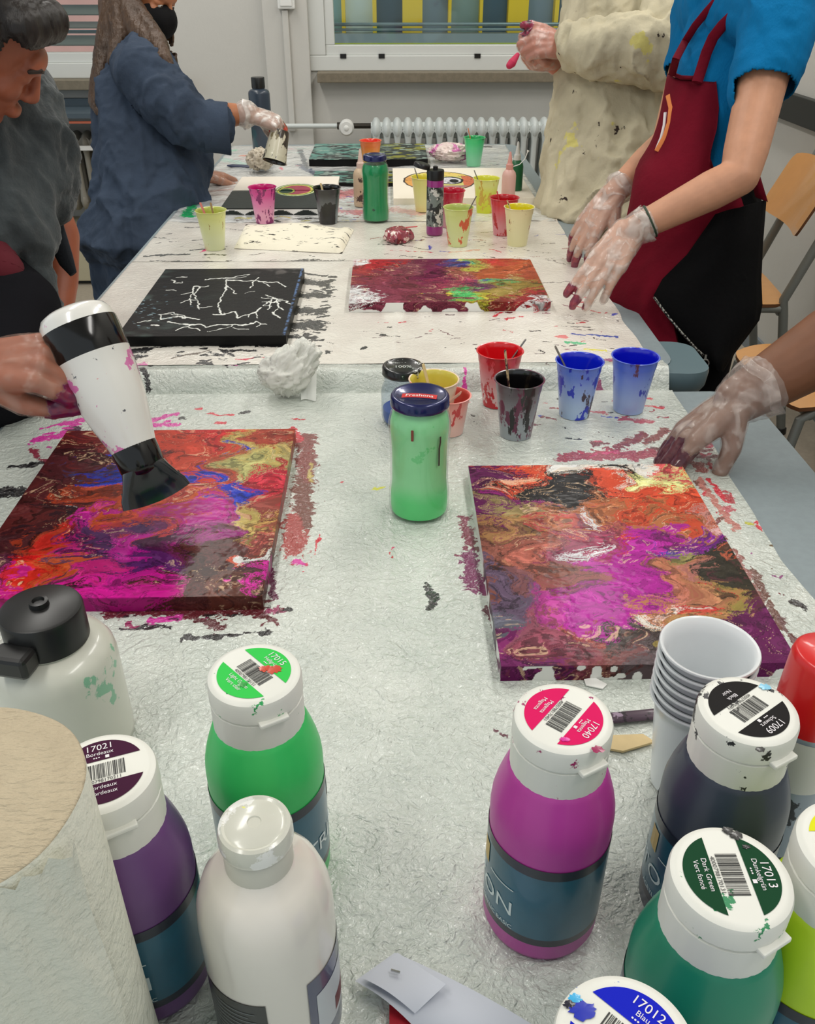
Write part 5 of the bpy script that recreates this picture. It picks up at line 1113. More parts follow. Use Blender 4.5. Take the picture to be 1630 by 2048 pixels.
b = MB(); a0, a1 = at(455, 331, ZF+.004), at(500, 333, ZF+.004); b.tube([a0, a0*.8+a1*.2, a1], [.006, .014, .012], 12, flat=.35, ref=(0, 0, 1)); b.obj('palette_knife', mat('dark_blue_handle', (50, 56, 84), .4), label='dark blue handled spatula left of the grey-brown paper', cat='tool')
tg = at(1205, 1371, ZN)
V = [at(1168, 1360, ZN+.001), at(1188, 1356, ZN+.001), at(1214, 1370, ZN+.001), at(1205, 1379, ZN+.001), at(1172, 1372, ZN+.001)]
MB().add(V+[v+np.array([0, 0, .0012]) for v in V], [(4, 3, 2, 1, 0), (5, 6, 7, 8, 9)]+[(i, (i+1) % 5, 5+(i+1) % 5, 5+i) for i in range(5)]).obj('plastic_tag', WHITE, smooth_=False, label='small white plastic tab behind the magenta bottle', cat='tag')

# ---------------------------------------------------------------- hair dryer
A0, A1 = ad(143, 622, 1.02), ad(318, 1003, 1.05)
e = empty('hair_dryer', A0, label='white hair dryer with black band and black nozzle held over the red canvas', cat='hair dryer')
ax = nrm(A1-A0); Ld = np.linalg.norm(A1-A0); vd = nrm(A0-CAM); sx_ = nrm(np.cross(ax, vd)); sy_ = np.cross(ax, sx_); Rm = np.stack([sx_, sy_, ax], 1)
DW_ = mat('dryer_white', (226, 224, 218), .22, coat=.6, stains=[((214, 120, 176), 24, .60), ((84, 84, 90), 34, .625)])
DK = mat('dryer_black', (10, 9, 9), .15, spec=.4, coat=.25)
b = MB()
b.lathe([(.012, -.002, 0), (.030, -.001, 0), (.038, .003, 0), (.0425, .010, 0), (.0445, .020, 0), (.0448, .0215, 1), (.0452, .04, 1), (.0448, .058, 1), (.0446, .0585, 0), (.043, .085, 0), (.0395, .115, 0), (.0345, .140, 0), (.0300, .158, 0), (.0270, .172, 0), (.0262, .176, 0), (.020, .176, 0)], 56, R=Rm, T=A0)
b.obj('barrel', [DW_, DK], e, True, 40)
b = MB(); b.lathe([(.0268, .168), (.0272, .170), (.0272, .196), (.024, .204), (.018, .208)], 48, R=Rm, T=A0, cap0=False)
b.obj('nozzle_collar', DK, e, True, 40)
# flat flared concentrator
secs = [(.196, .0262, .0262), (.205, .029, .021), (.218, .035, .013), (.232, .040, .0085), (Ld, .0425, .0065)]
V = []; Fq = []; sg = 32; A = np.linspace(0, 2*math.pi, sg, endpoint=False)
for z, rx, ry in secs:
    k = 2.0 if z < .2 else 3.5
    cx_ = np.sign(np.cos(A))*np.abs(np.cos(A))**(2/k)*rx; cy_ = np.sign(np.sin(A))*np.abs(np.sin(A))**(2/k)*ry
    V.append(np.stack([cx_, cy_, np.full(sg, z)+(cx_/rx)**2*-.006*(z > .22)], 1))
for z, rx, ry in [(Ld, .040, .0045), (Ld-.02, .036, .004)]:
    V.append(np.stack([np.cos(A)*rx, np.sin(A)*ry, np.full(sg, z)-(np.cos(A))**2*.006], 1))
for i in range(len(V)-1):
    for j in range(sg): kk = (j+1) % sg; Fq.append((i*sg+j, i*sg+kk, (i+1)*sg+kk, (i+1)*sg+j))
Fq.append(tuple(range((len(V)-1)*sg, len(V)*sg)))
V = np.concatenate(V) @ Rm.T+A0
MB().add(V, Fq).obj('concentrator_nozzle', mat('nozzle_gloss', (26, 30, 34), .15, .2, coat=.6), e, True, 50)
h0 = A0+ax*.075-sx_*0; hd = nrm(ad(-60, 800, 1.06)-ad(150, 700, 1.03)); HH0, HH1 = ad(150, 705, 1.035), ad(30, 770, 1.06)
b = MB(); b.tube([HH0, HH0*.8+HH1*.2, HH1], [.019, .0165, .015], 20); b.obj('handle', DW_, e, True)
b = MB(); q = A0+ax*.079+(-vd)*.0415; b.tube([q-sx_*.006+ax*.0, q+sx_*.006-ax*.002], .0022, 8, flat=.4); b.obj('red_mark', mat('red_mark', (196, 30, 60), .4), e, True)

# ---------------------------------------------------------------- chairs
PLY = mat('birch_plywood', (206, 148, 84), .3, coat=.4, bump=(3, .001, (1, 12, 1)), var=.10, vscale=6)
PLE = mat('plywood_edge', (110, 70, 40), .6)
def chair(loc, rz, label):
    e = empty('school_chair', loc, rz, label=label, cat='chair', group='plywood chairs along the right side')
    def board(name, fn, w_, h_, th):     # fn(u,v)-> centre point and normal
        nu, nv = 20, 14; T = []; B = []
        for i in range(nu):
            for j in range(nv):
                u, v = i/(nu-1)*2-1, j/(nv-1)*2-1
                # squircle rounding
                f = 1-.10*(abs(u)**6)*(abs(v)**6)*2; su, sv = u*(1-.06*abs(v)**8), v*(1-.10*abs(u)**6)
                c, n = fn(su*w_/2, sv*h_/2); T.append(c+n*th/2); B.append(c-n*th/2)
        Fq = []; ms = []; N0 = nu*nv
        for i in range(nu-1):
            for j in range(nv-1):
                a = i*nv+j; Fq.append((a, a+nv, a+nv+1, a+1)); Fq.append((N0+a, N0+a+1, N0+a+nv+1, N0+a+nv)); ms += [0, 0]
        ed = [i*nv for i in range(nu)]+[(nu-1)*nv+j for j in range(1, nv)]+[i*nv+nv-1 for i in range(nu-2, -1, -1)]+[j for j in range(nv-2, 0, -1)]
        for a, c in zip(ed, ed[1:]+ed[:1]): Fq.append((a, N0+a, N0+c, c)); ms.append(1)
        MB().add(T+B, Fq, ms).obj(name, [PLY, PLE], e, angle=50)
    # chair faces local -x
    board('seat', lambda s, t: (np.array([t, s, .445-.015*smooth(.10, .2, -t)+.10*max(0, t-.12)**1.0*.15]), np.array([0, 0, 1.])), .40, .39, .010)
    def bk(s, t):
        x = .20+.09*(t/.2)+.0+ -.05*(1-(s/.2)**2)*-1*0+ .035*(1-(s/.2)**2); return np.array([x, s, .745+t]), nrm(np.array([-1, -.35*s/.2*-1, .2]))
    board('backrest', bk, .40, .19, .010)
    for sg in (-1, 1):
        y = .185*sg
        P_ = [(.31, y, .86), (.245, y, .66), (.175, y, .46), (.185, y, .41), (.215, y, .25), (.265, y, .012)]
        MB().tube(P_, .0145, 14, flat=1.0).obj('rear_leg', METAL, e)
        MB().tube([(.17, y, .432), (-.13, y, .425), (-.165, y, .405), (-.19, y, .2), (-.21, y, .012)], .0125, 14).obj('front_leg', METAL, e)
        for (fx_, fz) in ((.265, .0), (-.21, 0)): MB().lathe([(.017, 0), (.019, .004), (.017, .02), (.014, .022)], 16, T=(fx_, y, 0)).obj('foot_cap', BLACKP, e)
    MB().tube([(-.14, -.185, .412), (-.14, .185, .412)], .011, 12).tube([(.17, -.185, .42), (.17, .185, .42)], .011, 12).obj('crossbar', METAL, e)
    return e
chair((1.08, 2.86, 0), math.radians(-6), 'birch plywood chair with grey frame behind the person in the blue shirt')
chair((1.155, 2.12, 0), math.radians(4), 'birch plywood chair partly under the brown arm, nearest chair')
# ---------------------------------------------------------------- people
def hand(W, fwd, back, side=1, s=1.0, curls=None, spread=7, thumb=(.75, .6, -.25), tcurl=18, sqz=1.0):
    f = nrm(fwd); n = np.asarray(back, float); n = nrm(n-f*(n @ f)); sd = np.cross(f, n)*side
    curls = curls or [(20, 25, 15)]*4; ch = []; tips = []; W = np.asarray(W, float)
    mo = [(.027, .082), (.009, .087), (-.009, .083), (-.026, .075)]
    Ls = [(.040, .024, .020), (.045, .028, .021), (.041, .026, .021), (.032, .019, .018)]
    for i in range(4):
        off, fl = mo[i]; K = W+f*fl*s+sd*off*s*sqz+n*(-.002*(abs(off) > .02))*s
        ch.append([(W+sd*off*.55*s-n*.002*s, .0185*s), (W+(K-W)*.5+sd*off*.2*s, .0165*s), (K, .0118*s)])
        a = math.radians(spread*(1.5-i)); d0 = nrm(f*math.cos(a)+sd*math.sin(a)); p = K; ang = 0; c = [(K, .0108*s)]
        for k in range(3):
            ang += math.radians(curls[i][k]); d = nrm(d0*math.cos(ang)-n*math.sin(ang)); p = p+d*Ls[i][k]*s
            c.append((p, (.0090, .0081, .0068)[k]*s*(.9 if i == 3 else 1)))
        ch.append(c); tips.append(p)
    B = W+f*.018*s+sd*.020*s-n*.004*s; d = nrm(f*thumb[0]+sd*thumb[1]+n*thumb[2]); P1 = B+d*.044*s
    d2 = nrm(d+f*.35*math.sin(math.radians(tcurl))*2-sd*.3); P2 = P1+d2*.033*s; d3 = nrm(d2+f*.25-sd*.35); P3 = P2+d3*.025*s
    ch.append([(W+f*.012*s+sd*.008*s, .018*s), (B, .0165*s), (P1, .0128*s), (P2, .0100*s), (P3, .0082*s)]); tips.append(P3)
    return ch, tips, (f, n, sd)
def shrink(ch, k): return [[(p, r+k) for p, r in c] for c in ch]
def glove_mat(name, paint, tint=(230, 220, 212), alpha=.42, frac=.5):
    q = N(name); b = q.b; b.inputs['Roughness'].default_value = .28; b.inputs['Coat Weight'].default_value = .4
    a = q.n('ShaderNodeAttribute'); a.attribute_name = 'mask'
    nz = q.noise(60, 5, .6); m = q.n('ShaderNodeMath', operation='MULTIPLY_ADD'); q.l(nz, 0, m, 0); m.inputs[1].default_value = 1.0; q.l(a, 2, m, 2)
    st = q.step(m, 0, .98, 1.12); n2 = q.noise(90, 3, .5, off=(5, 1, 2)); mixc = q.mix(q.step(n2, 0, .4, .6), 0, rgba(paint[0]), rgba(paint[1]))
    cur = q.mix(st, 0, rgba(tint), mixc); q.l(cur[0], cur[1], b, 'Base Color')
    bz = q.noise(34, 1.5, .5, (1, 1, 1), dist=1.2); bn = q.n('ShaderNodeBump'); bn.inputs['Distance'].default_value = .0035; q.l(bz, 0, bn, 'Height'); q.l(bn, 0, b, 'Normal')
    # film: fairly clear, whiter along wrinkles, opaque where paint sticks
    wz = q.step(bz, 0, .45, .70, alpha*.62, min(1, alpha*1.45)); mx = q.n('ShaderNodeMath', operation='MAXIMUM'); q.l(wz, 0, mx, 0); s2 = q.step(st, 0, 0, 1, 0, .93); q.l(s2, 0, mx, 1)
    tr = q.n('ShaderNodeBsdfTransparent'); ms = q.n('ShaderNodeMixShader'); q.l(mx, 0, ms, 0); q.l(tr, 0, ms, 1); q.l(b, 0, ms, 2); q.l(ms, 0, q.out, 0)
    return q.m
def glove(parent, ch, wrist, arm_dir, tips, m, r=.032, cuff=.05, seed=0, reach=.05, vox=.0022):
    b = MB()
    for c in shrink(ch, .0016): b.chain(c, 12)
    a = nrm(arm_dir); b.chain([(wrist, r*.86), (wrist+a*cuff*.5, r), (wrist+a*cuff, r*1.12)], 20)
    m_ = remesh(b, vox, 4); wrinkle(m_, .0009, (26, 26, 26), seed)
    V = mv(m_); d = np.full(len(V), 9.)
    for t in tips: d = np.minimum(d, np.linalg.norm(V-t, axis=1))
    vfloat(m_, smooth(reach*1.5, reach*.3, d), 'mask')
    g = link('glove', m_, m, parent, True, True, 180)
    # rolled, flared rim of the glove
    b = MB(); rim = []; c0 = wrist+a*cuff; x = nrm(np.cross(a, (0.2, .1, 1))); y = np.cross(a, x)
    for k in range(3):
        for i in range(40):
            t = 2*math.pi*i/40; rr = r*(1.06+.07*k)*(1+.04*math.sin(3*t+seed)+.035*math.sin(8*t+seed*2)); rim.append(c0+a*(.007*k-.006+.003*math.sin(4*t+seed))+rr*(math.cos(t)*x+math.sin(t)*y))
    b.add(rim, [(k*40+i, k*40+(i+1) % 40, (k+1)*40+(i+1) % 40, (k+1)*40+i) for k in range(2) for i in range(40)])
    o = b.obj('glove_cuff', m, g, True, angle=180); sd_ = o.modifiers.new('s', 'SOLIDIFY'); sd_.thickness = .0012
    vfloat(o.data, np.zeros(len(o.data.vertices)), 'mask')
    return g
def head_into(b, c, face, up, s=1.0):
    f = nrm(face); u = np.asarray(up, float); u = nrm(u-f*(u @ f)); r = np.cross(f, u); R = np.stack([r, f, u], 1)
    def L(x, y, z): return np.array(c)+R @ (np.array([x, y, z])*s)
    el = [((0, -.012, .025), (.074, .092, .085)), ((0, .018, -.030), (.058, .068, .075)), ((0, .050, -.082), (.030, .030, .024)), ((0, .030, -.060), (.050, .050, .040)),
          ((0, .076, .025), (.045, .020, .022)), ((.030, .060, -.020), (.024, .022, .024)), ((-.030, .060, -.020), (.024, .022, .024)), ((.030, .068, .006), (.016, .0165, .011)), ((-.030, .068, .006), (.016, .0165, .011)), ((0, .084, -.058), (.022, .013, .010)),
          ((.076, -.008, -.012), (.008, .018, .032)), ((-.076, -.008, -.012), (.008, .018, .032))]
    for p, rr in el: b.ball(L(*p), np.array(rr)*s, 24, R=R)
    b.chain([(L(0, .084, .020), .0065*s), (L(0, .094, -.006), .0080*s), (L(0, .100, -.024), .0095*s)], 14); b.chain([(L(-.010, .090, -.029), .0065*s), (L(0, .098, -.028), .008*s), (L(.010, .090, -.029), .0065*s)], 12)
    b.chain([(L(-.018, .085, -.053), .0042*s), (L(0, .091, -.051), .0052*s), (L(.018, .085, -.053), .0042*s)], 10)
    b.chain([(L(-.015, .083, -.063), .0042*s), (L(0, .089, -.064), .0056*s), (L(.015, .083, -.063), .0042*s)], 10)
    return L, R
EYE = mat('eye_white', (226, 222, 216), .15); IRIS = mat('iris', (50, 34, 24), .1)
def eyes(parent, L, R, s=1.0):
    for sx in (-1, 1):
        b = MB(); b.ball(L(.030*sx, .0725, .002), .0112*s, 20, 0); b.ball(L(.030*sx, .0828, -.002), (.0050*s, .0022*s, .0050*s), 16, 1, R=R); b.obj('eye', [EYE, IRIS], parent, True, angle=180)
def cloth_obj(name, b, m, parent, vox=.006, amp=.004, sc=(9, 9, 6), seed=0, sm=3, world=True):
    m_ = remesh(b, vox, sm)
    if amp: wrinkle(m_, amp, sc, seed)
    return link(name, m_, m, parent, world, True, 180)
def ring(px, py, d, wpx, ry, dz=0):
    c = ad(px, py, d); return (c, wpx*d/F, ry)
def lean(C0, C1, n): return [np.array(C0)*(1-t)+np.array(C1)*t for t in np.linspace(0, 1, n)]
def fabric(name, col, st=(), rough=.9, b1=(120, .0010), b2=(14, .006), var=.18, **k): return mat(name, col, rough, bump=b1, bump2=b2, var=var, vscale=10, stains=st, spec=.2, **k)
def shell(b, R, a0, a1, off=1.05, seg=36, fold=None, mi=0, th=.003):
    """partial wrap of cloth round horizontal ellipses, with real thickness; a0/a1 lists in degrees"""
    n = len(R); V = []; W = []
    for i, (c, rx, ry) in enumerate(R):
        A = np.radians(np.linspace(a0[i], a1[i], seg)); k = off*(1+(fold(A, i/(n-1.)) if fold else 0))
        V.append(np.array(c)+np.stack([rx*k*np.cos(A), ry*k*np.sin(A), 0*A], 1)); W.append(np.array(c)+np.stack([(rx*k-th)*np.cos(A), (ry*k-th)*np.sin(A), 0*A], 1))
    V = np.concatenate(V+W); N0 = n*seg; Fq = []
    for i in range(n-1):
        for j in range(seg-1):
            a = i*seg+j; Fq.append((a, a+1, a+seg+1, a+seg)); Fq.append((N0+a, N0+a+seg, N0+a+seg+1, N0+a+1))
        for a in (i*seg, i*seg+seg-1): Fq.append((a, a+seg, N0+a+seg, N0+a))
    for j in range(seg-1):
        Fq.append((j, N0+j, N0+j+1, j+1)); a = (n-1)*seg+j; Fq.append((a, a+1, N0+a+1, N0+a))
    return b.add(V, Fq, mi)

# ---- person in blue ribbed shirt and burgundy apron
dD = 1.80
def D(px, py, d=dD): return ad(px, py, d)
gx = D(1400, 520)
eD = empty('person', (gx[0], gx[1], 0), label='person in a blue ribbed t-shirt and burgundy apron leaning on the table with gloved hands', cat='person')
def hx(h, d=dD): return h*d/F
hipc = D(1405, 430)
b = MB()
for oy in (-.026, 0, .026):
    Q = np.array([0, oy, 0]); b.chain([(hipc+Q*.5, .072), (D(1400, 330)+Q*.6, .060), (D(1428, 220)+Q*.8, .062), (D(1450, 110)+Q, .064), (D(1468, 10)+Q, .060)], 20)
b.chain([(D(1475, 0, 1.76), .06), (D(1462, -85, 1.74), .047), (D(1452, -130, 1.72), .047)], 20)
L_, R_ = head_into(b, D(1435, -205, 1.68), (-.8, -.25, -.55), (-.3, 0, 1), .98)
sh1, el1, wr1 = D(1556, 30, 1.62), D(1480, 352, 1.60), D(1258, 464, 1.665)
b.chain([(D(1500, 10, 1.72), .07), (sh1, .052), ((sh1+el1)/2, .044), (el1*.85+sh1*.15, .040), (el1, .035)], 20)
b.chain([(el1, .035), (el1*.75+wr1*.25, .036), (el1*.3+wr1*.7, .029), (wr1, .0245)], 20)
sh2, el2, wr2 = D(1410, 20, 1.95), D(1335, 285, 1.97), D(1224, 390, 1.93)
b.chain([(D(1450, 20, 1.84), .07), (sh2, .05), ((sh2+el2)/2, .042), (el2, .035)], 20)
b.chain([(el2, .036), (el2*.6+wr2*.4, .035), (wr2, .025)], 20)
k1 = D(1210, 532, 1.655); ch1, tips1, _ = hand(wr1, k1-wr1, (-.35, -.85, .35), side=1, s=.98, curls=[(6, 10, 8), (8, 8, 8), (10, 14, 10), (18, 22, 16)], spread=3, thumb=(.9, .30, -.45), tcurl=10)
ch2, tips2, _ = hand(wr2, D(1172, 458, 1.945)-wr2, (-.3, -.45, .9), side=-1, s=.98, curls=[(14, 22, 10), (12, 18, 8), (14, 20, 10), (18, 24, 12)], spread=6)
for c in ch1+ch2: b.chain(c, 12)
hw = hipc
for sy in (-.09, .09):
    b.chain([((hw[0]+.0, hw[1]+sy*.7, hw[2]-.05), .066), ((hw[0]+.02, hw[1]+sy*1.1, .48), .058), ((hw[0]+.05, hw[1]+sy*1.1, .09), .040), ((hw[0]-.06, hw[1]+sy*1.1, .035), .032)], 18)
m_ = remesh(b, .0032, 3); bodyD = link('body', m_, SKIN, eD, True, True, 180); eyes(eD, L_, R_, .98)
b = MB(); c0 = L_(0, -.02, .035); b.ball(c0, (.086, .104, .092), 28, R=R_); b.chain([(L_(0, -.09, 0), .05), (L_(0, -.12, -.10), .045), (L_(0, -.10, -.20), .035)], 18)
hb = remesh(b, .004, 2); wrinkle(hb, .003, (60, 60, 12), 3)
hm = mat('hair_brown', (70, 46, 32), .5, var=.3, vscale=40, bump=(160, .002, (1, 1, .1)))
import bmesh
def cut_where(me, fn):
    bm = bmesh.new(); bm.from_mesh(me); kill = [v for v in bm.verts if fn(np.array(v.co))]; bmesh.ops.delete(bm, geom=kill, context='VERTS'); bm.to_mesh(me); bm.free()
def face_cut(c, R, s=1.0): return lambda p: ((p-c) @ R)[1] > (.045*s) and ((p-c) @ R)[2] < .055*s
cut_where(hb, face_cut(L_(0, 0, 0), R_)); o = link('hair', hb, hm, eD, True, True, 180); sdm = o.modifiers.new('s', 'SOLIDIFY'); sdm.thickness = .006; sdm.offset = -1
RIB = mat('blue_ribbed_cotton', (8, 110, 164), .9, spec=.12, bump=(14, .004), bump2=(300, .0012, (1, 1, .05)), var=.15, vscale=9)
b = MB()
b.rings([(D(1402, 345), hx(90), .105), (D(1402, 322), hx(88), .10), (D(1410, 280), hx(80), .095), (D(1428, 210), hx(84), .118), (D(1444, 130), hx(84), .125), (D(1462, 60), hx(84), .135), (D(1480, -10), hx(75), .13), (D(1480, -60), hx(50), .07)], 40)
b.chain([(D(1500, 20, 1.72), .085), (sh1, .070), (D(1547, 80, 1.615), .0685), (D(1528, 150, 1.61), .064), (D(1520, 178, 1.61), .062)], 24)
b.chain([(D(1520, 60, 1.72), .07), (D(1500, 160, 1.74), .06)], 20)
b.chain([(D(1450, 10, 1.84), .085), (sh2, .072), (D(1395, 110, 1.95), .064), (D(1382, 150, 1.955), .062)], 24)
cl = remesh(b, .0045, 4); wrinkle(cl, .0035, (10, 10, 9), 5)
P1 = D(1520, 178, 1.61); sl = nrm(P1-sh1+np.array([.02, 0, 0]))
P2 = D(1382, 150, 1.955); s2 = nrm(P2-sh2)
cut_where(cl, lambda p: ((p-P1) @ sl > 0 and np.linalg.norm(p-P1) < .09 and inv(p)[0] > 1468 and depth(p) < 1.70) or ((p-P2) @ s2 > 0 and np.linalg.norm(p-P2) < .09 and depth(p) > 1.90) or p[2] < D(1402, 338)[2])
o = link('t_shirt', cl, RIB, eD, True, True, 180); sdm = o.modifiers.new('s', 'SOLIDIFY'); sdm.thickness = .003
BLK = mat('black_fabric', (9, 9, 10), .95, spec=.1, bump=(90, .0008), bump2=(10, .004))
b = MB()
b.rings([(D(1405, 326), hx(95), .100), (D(1402, 360), hx(104), .108), (D(1410, 410), hx(114), .120), (D(1402, 480), hx(116), .125), (D(1395, 560), hx(120), .120)], 36)
for sy in (-.065, .075):
    h_ = D(1392, 560); b.chain([((h_[0], h_[1]+sy, h_[2]), .085), ((h_[0]+.0, h_[1]+sy, .50), .075), ((h_[0]+.04, h_[1]+sy, .10), .062)], 22)
cloth_obj('trousers', b, BLK, eD, .006, .004, (8, 8, 8), 4)
flap = [((1430, 430), (1530, 400)), ((1375, 510), (1523, 490)), ((1325, 560), (1520, 560)), ((1308, 592), (1522, 610)), ((1345, 645), (1516, 640)), ((1378, 682), (1490, 675)), ((1406, 712), (1462, 712)), ((1432, 742), (1444, 742))]
V = []; nj = 16
for i, (a, c) in enumerate(flap):
    for j in range(nj):
        t = j/(nj-1); px, py = a[0]*(1-t)+c[0]*t, a[1]*(1-t)+c[1]*t
        V.append(ad(px, py, 1.665-.02*math.sin(math.pi*t)+.05*t**4+.006*math.sin(t*9+i)))
b = MB(); b.add(V, [(i*nj+j, i*nj+j+1, (i+1)*nj+j+1, (i+1)*nj+j) for i in range(len(flap)-1) for j in range(nj-1)])
o = b.obj('jacket_flap', BLK, eD, True, angle=180); q = o.modifiers.new('s', 'SOLIDIFY'); q.thickness = .006; q.offset = 0
zp = [ad(px, py, 1.632) for px, py in [(1308, 594), (1325, 618), (1345, 644), (1362, 664), (1380, 684), (1394, 699), (1407, 711)]]
b = MB(); b.tube(zp, .0024, 10); zo = b.obj('zip', mat('zip_metal', (150, 148, 140), .3, .8, stains=[((20, 20, 20), 260, .5)]), eD, True)
b = MB(); rc = ad(1409, 727, 1.632); A = np.linspace(0, 2*math.pi, 20); ux = np.array([1., 0, 0]); uy = np.array([0, 0, 1.])
b.tube([rc+.008*(math.cos(a)*ux+math.sin(a)*uy) for a in A], .0013, 8); b.tube([rc+uy*.008, rc+uy*.018], .002, 8); b.obj('zip_ring', CHROME, zo, True)
BUR = mat('burgundy_cotton', (112, 14, 34), .9, spec=.12, bump=(220, .0006), bump2=(12, .006), var=.25, vscale=8)
b = MB()
tab = [(150, 1430, 90, 150, 249), (200, 1425, 95, 140, 256), (240, 1420, 99, 132, 257), (280, 1411, 100, 126, 256), (312, 1398, 104, 116, 262), (340, 1390, 120, 108, 292), (400, 1396, 132, 104, 296), (440, 1392, 135, 104, 282), (500, 1385, 140, 106, 264), (550, 1376, 146, 108, 250), (600, 1370, 150, 110, 246), (690, 1370, 152, 112, 254), (780, 1372, 152, 112, 262)]
Ra = [(D(x, y), hx(h), max(.118, hx(h)*.98)) for y, x, h, _, _ in tab]
shell(b, Ra, [t[3] for t in tab], [t[4] for t in tab], 1.0, 44, fold=lambda A, t: (.030*np.sin(A*9+t*5)+.02*np.sin(A*17-t*3))*smooth(.4, .8, t)+.012*np.sin(A*5+t*20))
ap = b.obj('apron', BUR, eD, True, angle=180); q = ap.modifiers.new('sub', 'SUBSURF'); q.levels = q.render_levels = 1
def front(px, py, lift=.004, d0=1.45, d1=2.0):
    """point on the front of the torso seen at a pixel"""
    r = ray(px, py)
    SR = [(D(1480, -60), hx(50), .07), (D(1480, -10), hx(77), .135), (D(1462, 60), hx(86), .140), (D(1444, 130), hx(86), .130)]+Ra
    for d in np.arange(d0, d1, .002):
        p = CAM+r*(d/F)
        for i in range(len(SR)-1):
            z0, z1 = SR[i][0][2], SR[i+1][0][2]
            if z1 <= p[2] <= z0:
                t = (z0-p[2])/(z0-z1); c = SR[i][0]*(1-t)+SR[i+1][0]*t; rx = SR[i][1]*(1-t)+SR[i+1][1]*t; ry = SR[i][2]*(1-t)+SR[i+1][2]*t
                if ((p[0]-c[0])/rx)**2+((p[1]-c[1])/ry)**2 <= 1: return CAM+r*((d-lift)/F)
    return CAM+r*(1.70/F)
cr_ = -nrm(ray(1420, 100))
b = MB(); b.tube([front(*q, .012+.045*max(0, (110-q[1])/110.)) for q in [(1394, 165), (1402, 140), (1413, 105), (1426, 75), (1444, 52), (1464, 33), (1482, 12), (1494, -12)]], .0105, 12, flat=.35, ref=cr_)
b.tube([front(*q, .012+.03*max(0, (110-q[1])/110.)) for q in [(1344, 150), (1352, 118), (1370, 84), (1390, 52), (1412, 25), (1432, 2), (1450, -30)]], .0075, 12, flat=.4, ref=cr_); b.obj('neck_strap', BUR, ap, True)
b = MB(); b.tube([front(*q, .004) for q in [(1342, 146), (1362, 155), (1384, 156), (1402, 151)]], .004, 8); b.obj('bib_hem', BUR, ap, True)
b = MB(); b.add([D(1500, 335, 1.76), D(1514, 330, 1.74), D(1536, 404, 1.70), D(1514, 396, 1.72)], [(0, 1, 2, 3)]); o = b.obj('waist_tie', BUR, eD, True); q = o.modifiers.new('s', 'SOLIDIFY'); q.thickness = .006
LO = mat('apron_print_orange', (206, 120, 60), .8); LW = mat('apron_print_white', (214, 206, 206), .8)
b = MB(); b.tube([front(*q, .002) for q in [(1337, 190), (1343, 215), (1340, 245), (1330, 275), (1314, 303)]], .0060, 10, flat=.25, ref=cr_, mi=0)
b.tube([front(*q, .002) for q in [(1332, 225), (1330, 250), (1324, 275), (1314, 300)]], .0045, 10, flat=.3, ref=cr_, mi=1); b.obj('bib_print', [LO, LW], ap, True)
GM1 = glove_mat('glove_film_clear', ((120, 40, 64), (150, 60, 70)))
glove(eD, ch1, wr1, el1-wr1, tips1[:2], GM1, .0305, .028, 3, .026); glove(eD, ch2, wr2, el2-wr2, tips2[:4], GM1, .0305, .022, 7, .034)
b = MB(); a = nrm(el1-wr1); x = nrm(np.cross(a, (0, 0, 1))); y = np.cross(a, x)
b.tube([wr1+a*.042+.030*(math.cos(t)*x+math.sin(t)*y) for t in np.linspace(0, 2*math.pi, 24)], .0024, 8); b.obj('bracelet', mat('green_cord', (40, 60, 40), .6), eD, True)

# ---- person in beige smock
dC = 2.43
def Cc(px, py, d=dC): return ad(px, py, d)
g = Cc(1235, 300); eC = empty('person', (g[0], g[1], 0), label='person in a long paint-spotted cream smock wiping gloved hands, behind the apron wearer', cat='person')
b = MB(); b.chain([(Cc(1235, 380), .13), (Cc(1240, 200), .12), (Cc(1255, 30), .13), (Cc(1265, -90, 2.38), .11)], 22)
b.chain([(Cc(1265, -90, 2.38), .06), (Cc(1265, -160, 2.35), .05)], 18)
Lc, Rc = head_into(b, Cc(1250, -235, 2.32), (-.85, -.4, -.35), (-.2, 0, 1), 1.0)
shc, elc, wrc = Cc(1345, -60, 2.26), Cc(1335, 105, 2.22), Cc(1128, 92, 2.30)
b.chain([(shc, .06), (elc, .045), (elc*.5+wrc*.5, .040), (wrc, .028)], 18)
shd, eld, wrd = Cc(1180, -60, 2.62), Cc(1200, 95, 2.66), Cc(1112, 128, 2.40)
b.chain([(shd, .06), (eld, .045), (wrd, .028)], 18)
h1, t1, _ = hand(wrc, Cc(1058, 84, 2.28)-wrc, (.1, -.9, .5), side=1, s=.98, curls=[(48, 60, 30), (55, 62, 34), (60, 62, 34), (62, 62, 34)], spread=3, thumb=(.85, .5, -.05), tcurl=5)
h2, t2, _ = hand(wrd, Cc(1060, 130, 2.34)-wrd, (0, -.3, -1), side=1, s=.98, curls=[(40, 50, 20)]*4, spread=3, thumb=(.8, .3, -.4))
for c in h1+h2: b.chain(c, 12)
for sy in (-.09, .09): b.chain([((g[0], g[1]+sy, .75), .085), ((g[0]+.02, g[1]+sy, .45), .06), ((g[0]+.03, g[1]+sy, .10), .042), ((g[0]-.08, g[1]+sy, .04), .035)], 16)
link('body', remesh(b, .0035, 3), SKIN4, eC, True, True, 180); eyes(eC, Lc, Rc)
b = MB(); b.ball(Lc(0, -.02, .035), (.086, .104, .092), 28, R=Rc); hb = remesh(b, .005, 1); wrinkle(hb, .003, (60, 60, 12), 13); cut_where(hb, face_cut(Lc(0, 0, 0), Rc)); o = link('hair', hb, hm, eC, True, True, 180); q = o.modifiers.new('s', 'SOLIDIFY'); q.thickness = .006; q.offset = -1
